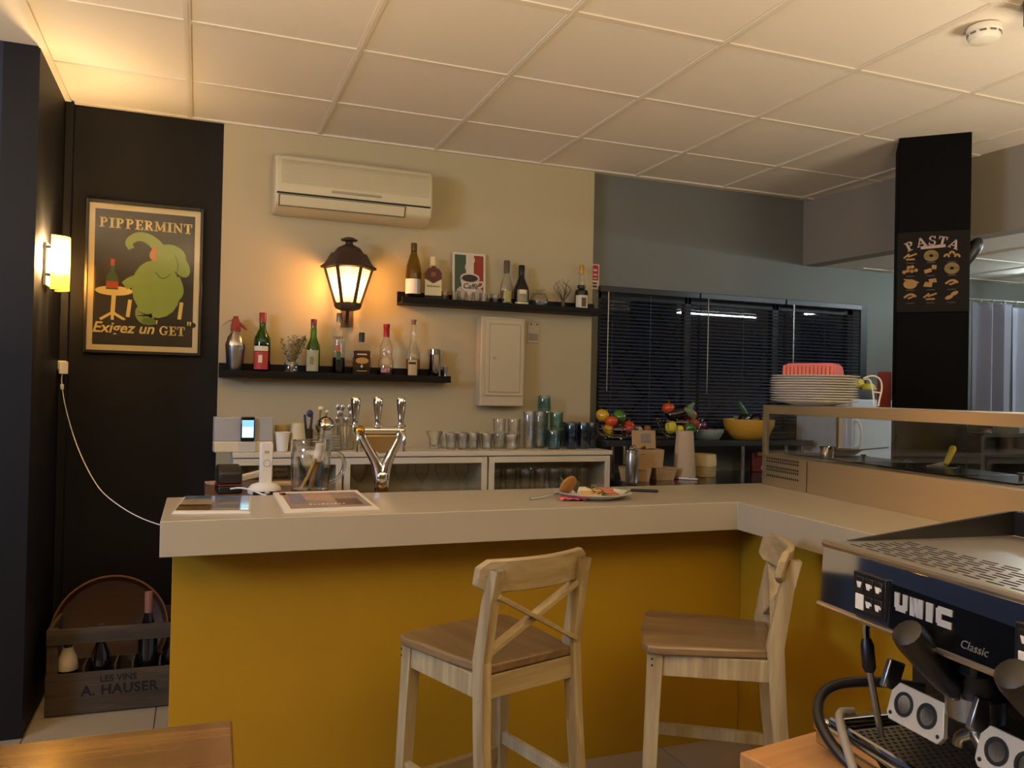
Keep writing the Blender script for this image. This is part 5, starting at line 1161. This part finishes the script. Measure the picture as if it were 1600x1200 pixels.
for i, (dx, dy, dz, rz_, lb_) in enumerate([(-.045, -.03, .125, .4, 'aubergine at the left of the yellow bowl'), (.04, -.035, .122, -.5, 'aubergine at the right of the yellow bowl'), (.01, .05, .115, 2.5, 'aubergine at the back of the yellow bowl')]):
    a_ = thing('aubergine', lb_, 'aubergine', (3.66 + dx, -.113 + dy, ZS + dz), rz_)
    MB().tube([(-.06, 0, -.012), (-.045, 0, -.008), (-.01, 0, 0), (.025, 0, .004), (.042, 0, .008)], [.012, .028, .036, .026, .014], 16, smooth=2).build('flesh', AUB, a_); MB().tube([(.036, 0, .007), (.052, 0, .016), (.066, 0, .022)], [.019, .011, .007], 10).build('cap', P('cap_sage', '6e7a55', .7), a_)
cg = thing('courgette', 'green courgette end sticking up from the yellow bowl', 'courgette', (3.635, -.10, ZS + .14), 0); MB().tube([(.03, 0, -.02), (0, 0, .03), (-.032, 0, .075), (-.042, 0, .088)], [.018, .017, .013, .008], 12).build('flesh', P('courgette_green', '37562c', .4, var=.2, scale=30), cg)

# boxes, cups, bowls on the worktop
def kbox(name, label, loc, rz, w_, d_, h, flare=.012, lid=None):
    b = thing(name, label, 'box', loc, rz, 'kraft takeaway boxes')
    q = MB(); x0, x1, y0_, y1_ = -w_ / 2, w_ / 2, -d_ / 2, d_ / 2; e = flare
    v = [(x0 + e, y0_ + e, 0), (x1 - e, y0_ + e, 0), (x1 - e, y1_ - e, 0), (x0 + e, y1_ - e, 0), (x0, y0_, h), (x1, y0_, h), (x1, y1_, h), (x0, y1_, h)]
    q.add(v, [(3, 2, 1, 0), (0, 1, 5, 4), (1, 2, 6, 5), (2, 3, 7, 6), (3, 0, 4, 7)] + ([] if lid == 'open' else [(4, 5, 6, 7)])); q.build('tray', KRAFT, b)
    if lid != 'open': MB().bx(x0 - .002, x1 + .002, y0_ - .002, y1_ + .002, h, h + .004).build('lid', KRAFT, b, .001)
    return b
kbox('takeaway_box', 'flat closed kraft box at the left on the kitchen worktop', (2.78, -.31, ZK), R(-28), .17, .155, .062)
kbox('takeaway_box', 'flat closed kraft box at the right, next to the tall paper cup', (2.950, -.30, ZK), R(-4), .125, .12, .062)
ob = kbox('takeaway_box', 'open kraft box with raised lid standing on the two flat boxes', (2.862, -.295, ZK + .0665), R(-12), .15, .13, .098, .006, 'open')
lidp = MB().obx((.0, .062, .145), (.135, .004, .10), R(-8)).build('raised_lid', KRAFT, ob)
MB().obx((.01, .0585, .152), (.055, .002, .05), R(-8)).build('lid_print', P('lid_print', '7d7468', .6, var=.4, scale=40), lidp)
MB().obx((-.02, .01, .100), (.03, .01, .016), R(20), R(-30)).build('wrapped_sachet', P('sachet_gold', 'c9993f', .2, .8), ob)
pc = thing('paper_cup_tower', 'tall upturned stack of beige paper cups on the worktop', 'cups', (3.105, -.285, ZK))
CB = P('cup_beige', 'b7a284', .75, var=.05, scale=30)
q = MB(); n = 28; v = []; lv = [(.062, .0), (.061, .06), (.056, .12), (.047, .255), (.045, .262)]
for i, (r_, z) in enumerate(lv):
    for k in range(n):
        a = 2 * pi * k / n; v.append((r_ * math.cos(a), r_ * math.sin(a), z + (.012 * abs(math.sin(3 * a)) if i == 0 else 0)))
f = [(i * n + k, i * n + (k + 1) % n, (i + 1) * n + (k + 1) % n, (i + 1) * n + k) for i in range(len(lv) - 1) for k in range(n)] + [tuple(4 * n + k for k in range(n))]
q.add(v, f).build('cups', CB, pc)
for k in range(7):
    a = R(-125 + k * 12); zz = .03 + (k * 37 % 60) / 1000; rr = .0615 - zz * .05
    MB().obx((rr * math.cos(a), rr * math.sin(a), zz), (.002, .016, .004), R(35), 0, a).build('torn_flap', P('flap_brown', '6e5c46', .8), pc)  # small flaps in a darker brown than the cups
sb = thing('paper_bowls', 'nested stack of cream paper bowls right of the tall cup', 'bowls', (3.288, -.20, ZK))
CR = P('bowl_cream', 'cdb683', .7)
for k in range(7): MB().shell([(.066, .0 + k * .0085), (.070, .004 + k * .0085), (.0715, .0075 + k * .0085), (.069, .0085 + k * .0085)], 30).build('bowl', CR, sb)
MB().shell([(.068, .058), (.072, .062), (.073, .075), (.069, .125), (.067, .127), (.065, .122)], 30).build('top_bowl', CR, sb)
mk = thing('marker', 'white marker with red ends lying on the black worktop', 'marker', (3.075, -.37, ZK + .0065), R(-38))
MB().tube([(-.05, 0, 0), (.05, 0, 0)], .006, 10).build('barrel', PAPER, mk); MB().tube([(-.068, 0, 0), (-.05, 0, 0)], .0065, 10).build('cap', RED, mk); MB().tube([(.05, 0, 0), (.06, 0, 0)], [.006, .004], 10).build('tip', RED, mk)
cn = thing('milk_jug', 'tall steel jug with lid at the end of the back counter', 'jug', (2.700, -.42, ZK), 0)
MB().lathe([(.030, 0), (.032, .004), (.034, .13), (.030, .15), (.030, .158)], 22).build('body', SATIN, cn); MB().lathe([(.031, .158), (.031, .166), (.02, .172), (.006, .175), (.006, .188), (0, .189)], 18).build('lid', CHROME, cn)
MB().tube([(.03, 0, .14), (.06, 0, .145), (.075, .0, .143)], .003, 6).build('spigot', CHROME, cn); MB().ring((.0, -.012, .17), .022, .0025, 'Y', 20).build('bail', CHROME, cn)
pkt = thing('snack_packet', 'dark red printed packet behind the chrome shelf leg', 'packet', (3.80, -.02, ZK), R(-5))
MB().bx(-.045, .045, -.02, .02, 0, .125).build('bag', P('packet_red', '6d2418', .4, var=.4, scale=25), pkt, .006); MB().bx(-.01, .03, -.0215, -.02, .1, .122).build('gold_patch', P('packet_gold', 'c98a20', .4), pkt)
MB().ring((.035, -.022, .025), .016, .006, 'Y', 18).build('pink_print', P('packet_pink', 'c9909a', .5), pkt)

# fridge, lemons, dark shelf, curtains
fg = thing('fridge', 'white under-height fridge beside the black column', 'fridge', (4.36, -.15, 0), 0)
FW = P('fridge_white', 'c9d0d8', .3, coat=.2)
MB().bx(-.235, .30, -.26, .17, .02, 1.335).build('body', FW, fg, .006)
MB().bx(-.235, .30, -.305, -.262, .04, 1.332).build('door', FW, fg, .006)
MB().tube([(-.215, -.305, 1.21), (-.215, -.335, 1.205), (-.205, -.345, 1.17), (-.205, -.345, 1.09), (-.215, -.335, 1.055), (-.215, -.305, 1.05)], .009, 8, smooth=1).build('handle', WHITEP, fg)
for x in (-.2, .26): MB().lathe([(.02, 0), (.02, .02)], 10, (x, -.2, 0)).lathe([(.02, 0), (.02, .02)], 10, (x, .15, 0)).build('foot', BLACKP, fg)
lb2 = thing('lemon_bowl', 'dark shallow bowl on top of the fridge', 'bowl', (4.40, -.25, 1.3355), 0)
MB().lathe([(.07, 0), (.08, .003), (.135, .045), (.14, .06), (.136, .06), (.07, .010), (0, .008)], 30).build('bowl', P('bowl_stone', '6c6a66', .5), lb2)
veg('lemon', 'upper yellow lemon in the bowl on the fridge', (4.345, -.26, 1.335 + .098), .036, LEM, False, (1.2, 1, .95)); veg('lemon', 'front yellow lemon in the bowl on the fridge', (4.385, -.31, 1.335 + .070), .035, LEM, False, (1.2, 1, .95)); veg('potato', 'brown potato at the left of the fridge bowl', (4.305, -.25, 1.335 + .075), .032, P('potato', '8a6a3e', .7), False, (1, 1, 1.1))
gs = tag(MB().ell((0, 0, .02), (.03, .025, .02)).build('garlic_bulb', P('garlic', 'cfc7b4', .6)), 'white garlic bulb at the right of the fridge bowl', 'garlic'); gs.location = (4.45, -.27, 1.335 + .042)
rx_ = thing('red_box', 'red upright box fixed to the side of the black column', 'box', (3.82, -.985, 1.27), R(-43))
MB().bx(-.03, .03, -.05, .05, 0, .205).build('case', REDM, rx_, .004); MB().bx(-.0315, -.03, -.03, .03, .06, .15).build('cover', RED, rx_, .001)
ds = thing('black_shelf_unit', 'dark shelf unit behind the column, seen through the case glass', 'shelf unit', (4.62, -.90, 0), 0)
DK = P('unit_dark', '1c1d1f', .5)
MB().bx(-.20, .22, -.15, .15, 0, .03).build('plinth', DK, ds); 
for x in (-.20, .20): MB().bx(x, x + .02, -.15, .15, .03, 1.16).build('side', DK, ds)
for z in (.45, .80, 1.06, 1.15): MB().bx(-.18, .20, -.15, .15, z, z + .02).build('shelf', DK, ds)
MB().bx(-.18, .20, .14, .15, .03, 1.15).build('back', DK, ds)
dbx = tag(MB().bx(-.10, .10, -.09, .09, 0, .065).bx(-.085, .085, -.092, -.09, .015, .05).build('storage_tin', P('tin_dark', '4b4438', .4, .4), None, .004), 'dull storage tin on top of the dark shelf unit', 'tin'); dbx.location = (4.64, -.93, 1.1705)
CUR = P('curtain_lilac', '6b6b78', .9, var=.06, scale=12); CUR2 = P('curtain_pale', '8f93a6', .9, var=.05, scale=12)
def curtain(x0, x1, label, m, amp, n, y=-.6, z1=1.93):
    q = MB(); v = []; N = n * 10
    for i in range(N + 1):
        u = i / N; xx = x0 + (x1 - x0) * u
        for z, k in ((.05, 1.15), (.7, 1.1), (1.3, 1.0), (z1 - .05, .8), (z1, .75)): v.append((xx + .01 * math.sin(u * n * 5 + z * 2), y + amp * k * math.sin(2 * pi * n * u) + .3 * amp * math.sin(2 * pi * n * u * 2.3 + 1), z))
    q.add(v, [(5 * i + j, 5 * i + 5 + j, 5 * i + 6 + j, 5 * i + 1 + j) for i in range(N) for j in range(4)]); o = q.build('curtain', m); s_ = o.modifiers.new('cloth', 'SOLIDIFY'); s_.thickness = .002
    return tag(o, label, 'curtain', 'kitchen doorway curtains')
curtain(4.90, 5.19, 'grey-lilac curtain hanging next to the black column', CUR, .030, 2)
curtain(5.215, 6.1, 'paler lilac curtain at the right edge of the picture', CUR2, .035, 6, -.62, 1.915)
rd = thing('curtain_rod', 'thin dark curtain rod in the kitchen doorway', 'curtain rod', (5.5, -.6, 1.945), 0)
MB().tube([(-.68, 0, 0), (1.05, 0, .02)], .006, 8).build('rod', SATIN, rd)
for k in range(7): MB().ring((-.56 + k * .1, 0, -.006), .014, .002, 'X', 14).build('ring', SATIN, rd)
MB().tube([(-.68, 0, 0), (-.68, 0, .25)], .005, 8).build('hanger', SATIN, rd); MB().tube([(1.0, 0, .02), (1.0, 0, .25)], .005, 8).build('hanger', SATIN, rd)

# bare fluorescent tubes on the kitchen ceiling
def tube_light(loc, rz, L_, label):
    t = thing('fluorescent_light', label, 'ceiling light', loc, rz, 'kitchen fluorescent lights')
    MB().bx(-L_ / 2, L_ / 2, -.03, .03, .05, .10).build('housing', WHITEP, t, .003); MB().tube([(-L_ / 2 + .02, 0, .02), (L_ / 2 - .02, 0, .02)], .014, 10).build('tube', emis('tube_glow', (.78, .95, 1.0), TUBE_W), t)
    for x in (-L_ / 2 + .01, L_ / 2 - .01): MB().bx(x - .01, x + .01, -.012, .012, 0, .05).build('end_cap', WHITEP, t)
tube_light((5.05, -2.1, 2.09), 0, 1.2, 'fluorescent light over the front of the kitchen, mirrored in the window')
tube_light((5.75, -.95, 2.09), R(90), 1.2, 'assumed fluorescent light over the back of the kitchen, near the curtains')  # assumed tube, out of view, added to light the back of the kitchen

# pasta poster on the column
pp = thing('pasta_poster', 'dark PASTA chart poster on the black column', 'poster', (cx_, cy_, 1.757), crz)
YP = -.1405
MB().bx(-.156, .152, YP - .010, YP, 0, .385).build('board', P('poster_brownblack', '110c0a', .5, spec=.12), pp, .001)
q = MB(); slab_word(q, 'PASTA', -.112, .100, .318, .362, YP - .0105, arch=.030); q.build('title_lettering', P('pasta_title', '9c877e', .6), pp)
MB().prismy([(-.055, .300), (.050, .306), (.050, .320), (-.055, .314)], YP - .0112, YP - .0104).build('subtitle_band', P('pasta_title', '9c877e', .6), pp)
PAS = P('pasta_yellow', '8f6a34', .6, var=.2, scale=60); PAS2 = P('pasta_olive', '6e5a28', .6, var=.3, scale=60)
def pasta(kind, x, z):
    q = MB(); y = YP - .0104; m = PAS
    if kind == 'stick':
        for (a, b, c_, d) in ((-.03, -.008, -.006, .012), (-.012, -.002, .026, .012), (-.02, -.015, .018, -.014)): stroke2(q, [(x + a, z + b), (x + c_, z + d)], .008, y, sm=0); y -= .0003
    elif kind == 'nest':
        for r_ in (.030, .024, .018, .012):
            stroke2(q, [(x + r_ * math.cos(k * .5), z + r_ * .85 * math.sin(k * .5)) for k in range(14)], .005, y, sm=1); y -= .0002
        m = PAS2
    elif kind == 'elbow':
        for dx, dz in ((-.022, -.004), (.0, .008), (.022, -.006)): stroke2(q, [(x + dx - .011, z + dz - .004), (x + dx - .005, z + dz + .008), (x + dx + .006, z + dz + .006), (x + dx + .010, z + dz - .006)], .009, y, sm=1); y -= .0003
    elif kind == 'bead':
        for dx, dz in ((-.027, -.012), (-.012, -.006), (.006, -.008), (.024, -.004), (-.008, .010), (.008, .012)): disc2(q, x + dx, z + dz, .0085, .0085, y, n=12); y -= .0002
    elif kind == 'tube':
        stroke2(q, [(x - .028, z - .014), (x + .002, z - .004)], .018, y, sm=0); stroke2(q, [(x + .012, z - .002), (x + .014, z + .018)], .020, y - .0004, sm=0)
    elif kind == 'pot':
        disc2(q, x, z - .003, .030, .023, y); stroke2(q, [(x - .028, z + .02), (x + .0, z + .016)], .006, y - .0003, sm=0); stroke2(q, [(x + .024, z + .008), (x + .036, z + .002)], .007, y - .0003, sm=0)
    elif kind == 'sheet':
        q.prismy([(x - .032, z - .016), (x + .004, z - .020), (x + .008, z + .002), (x - .024, z + .006)], y - .0006, y); q.prismy([(x - .006, z + .004), (x + .026, z + .002), (x + .022, z + .022), (x - .010, z + .018)], y - .0012, y - .0007)
    elif kind == 'curl':
        stroke2(q, [(x - .026, z - .006), (x - .006, z + .010), (x + .012, z + .010), (x + .026, z - .002)], .010, y); stroke2(q, [(x - .01, z - .010), (x + .004, z - .006), (x + .018, z + .002)], .008, y - .0003)
    else:
        disc2(q, x + .012, z + .010, .018, .009, y, rot=.5); disc2(q, x - .010, z - .008, .018, .009, y - .0002, rot=.4)
    q.build('pasta_print', m, pp); MB().bx(x - .018, x + .018, YP - .0108, YP - .0102, z - .034, z - .031).build('caption_line', P('caption_grey', '4c443c', .7), pp)
XS, ZSs = (-.098, -.010, .078), (.268, .205, .138, .076)
for (k_, i, j) in (('stick', 0, 0), ('nest', 1, 0), ('elbow', 2, 0), ('bead', 0, 1), ('tube', 1, 1), ('nest', 2, 1), ('pot', 0, 2), ('sheet', 1, 2), ('curl', 2, 2), ('curl', 0, 3), ('stick', 1, 3), ('leaf', 2, 3)): pasta(k_, XS[i], ZSs[j])
gl = thing('oven_mitt', 'black mitt-shaped holder poking out behind the pasta poster', 'mitt', (4.06, -1.235, 1.99), R(-43))
MB().tube([(.0, 0, 0), (.012, 0, .03), (.028, 0, .07), (.048, 0, .105), (.056, 0, .13), (.056, 0, .14)], [.014, .022, .034, .034, .024, .010], 14, smooth=1).build('body', BLACKP, gl)
MB().beam((-.04, 0, .02), (.01, 0, .02), .012, .02).build('hook', BLACKP, gl)
hk = thing('wall_switch', 'small dark blue-grey knob on the column edge below the mitt', 'switch', (4.055, -1.235, 1.775), R(-43)); MB().bx(-.03, .012, -.02, .02, 0, .055).build('box', P('switch_blue', '2b3140', .4), hk, .006); MB().ell((.012, -.0, .022), (.012, .014, .014)).build('knob', P('switch_pale', '8f98a8', .4), hk)

# smoke detector
sd = thing('smoke_detector', 'round white smoke detector on the ceiling at the right', 'smoke detector', (3.035, -2.16, 2.5985), 0)
MB().lathe([(.053, 0), (.055, -.006), (.055, -.018), (.050, -.022)][::-1], 32).build('base', WHITEP, sd)
MB().lathe([(.050, -.022), (.050, -.034), (.044, -.046), (.030, -.050), (0, -.051)][::-1], 32).build('dome', WHITEP, sd)
for k in range(10): MB().obx((.0508 * math.cos(k * .628), .0508 * math.sin(k * .628), -.026), (.002, .02, .006), 0, 0, k * .628).build('vent', P('vent_grey', '6b655c', .7), sd)

# ================================================================== LOWER LEFT CORNER
cr = thing('wine_crate', 'old wooden wine crate with stencilled lettering and slatted sides on the floor', 'crate', (.045, -.47, 0), R(-1.5))
CW, CDp = .56, .30
for (a, nm) in (((0, CW, 0, .014, .004, .168), 'front_board'), ((0, CW, CDp - .014, CDp, .004, .168), 'rear_board'), ((0, CW, 0, .016, .285, .346), 'front_rail'), ((0, CW, CDp - .016, CDp, .285, .346), 'rear_rail'), ((.016, CW - .016, .014, CDp - .014, .004, .016), 'bottom_board'),
                ((0, .016, .016, CDp - .016, .004, .346), 'end_board'), ((CW - .016, CW, .016, CDp - .016, .004, .346), 'end_board')):
    MB().bx(*a).build(nm, CRATEW, cr, .002)
for x in (.016, CW - .04):
    for y in (.016, CDp - .036): MB().bx(x, x + .024, y, y + .02, .016, .346).build('corner_post', CRATEW, cr)
for dvx in (.135, .25, .315, .418): MB().bx(dvx - .003, dvx + .003, .016, .142, .016, .19).build('divider', CRATEW, cr)
MB().bx(.016, CW - .016, .142, .15, .016, .185).build('divider', CRATEW, cr)
STN = P('stencil_ink', '160e07', .9)
text('stencil_lettering', 'LES VINS', .036, STN, cr, upright(.265, -.0006, .137), 0, .0006, .0004)
text('stencil_lettering', 'A. HAUSER', .055, STN, cr, upright(.272, -.0006, .092), 0, .0016, .0004, spacing=1.08)
MB().bx(.235, .30, -.001, 0, .048, .058).build('stencil_bar', P('stencil_faded', '463522', .9), cr)
WBP = [(.036, 0), (.038, .004), (.038, .165), (.033, .195), (.017, .235), (.0145, .25), (.0145, .295)]
def crate_bottle(label, x, y, k, capm, foil):
    b = thing('wine_bottle', label, 'bottle', (x, y, .0165), 0, 'bottles in the wooden crate'); b.scale = (1, 1, k)
    MB().lathe(WBP, 20).build('glass', DARKG, b); MB().lathe([(.0155, .255 - foil), (.0158, .292), (.0158, .302), (0, .303)], 16).build('cap', capm, b)
    return b
cb1 = crate_bottle('white-shouldered bottle at the left of the crate', .115, -.40, 1, P('cap_brown', '2a1510', .4), .03)
MB().lathe([(.0388, .15), (.0388, .168), (.0338, .197), (.0178, .237), (.0178, .24)], 20).build('label', P('label_shoulder', 'b9a98c', .6), cb1)
cb2 = crate_bottle('dark bottle with small neck label in the crate', .235, -.395, 1.06, P('cap_tan', '3a2c1c', .5), .02); MB().arc(.0152, .258, .276, R(-150), R(-40), 8).build('label', CREAM, cb2)
crate_bottle('tall dark bottle with pale cork end, right in the crate', .412, -.40, 1.47, P('cap_pink', '8c5a42', .5), .02)
cb4 = crate_bottle('short dark bottle at the right end of the crate', .505, -.395, .9, P('cap_brown', '2a1510', .4), .02)
trr = thing('round_tray', 'round brown serving tray leaning in the crate against the black wall', 'tray', (.255, -.215, .262), 0)
Mt = Matrix.Rotation(R(78), 4, 'X')
TRM = wood('tray_wood', '301c10', '4a2e1a', 'X', 2, .4, .2)
MB().lathe([(0, 0), (.205, 0), (.212, .004), (.224, .022), (.232, .024), (.234, .020), (.222, -.004), (.205, -.008), (0, -.008)][::-1], 48).T(Mt).build('tray', TRM, trr)
MB().ring((0, 0, .023), .229, .005, n=48).T(Mt).build('rim', P('tray_rim', '6b4426', .4), trr)
pgs = thing('plug_adapter', 'white plug adapter in the corner of the black wall', 'plug', (.020, -.038, 1.372), R(12))
MB().bx(-.018, .018, -.030, .0, 0, .056).build('body', WHITEP, pgs, .004); MB().bx(-.022, .012, -.004, .004, .018, .06).build('socket_plate', WHITEP, pgs, .002)
cdr = thing('charger_cord', 'thin white cord drooping from the plug to behind the bar', 'cord', (0, 0, 0), 0)
MB().tube([(.020, -.058, 1.376), (.018, -.062, 1.34), (.03, -.08, 1.27), (.044, -.10, 1.215), (.085, -.17, 1.10), (.134, -.25, 1.002), (.19, -.33, .915), (.238, -.40, .868), (.346, -.55, .812), (.452, -.70, .788), (.55, -.86, .79), (.62, -.95, .82)], .0021, 8, smooth=2).build('wire', WHITEP, cdr)
MB().obx((.022, -.068, 1.315), (.014, .012, .024)).build('inline_plug', WHITEP, cdr, .003)
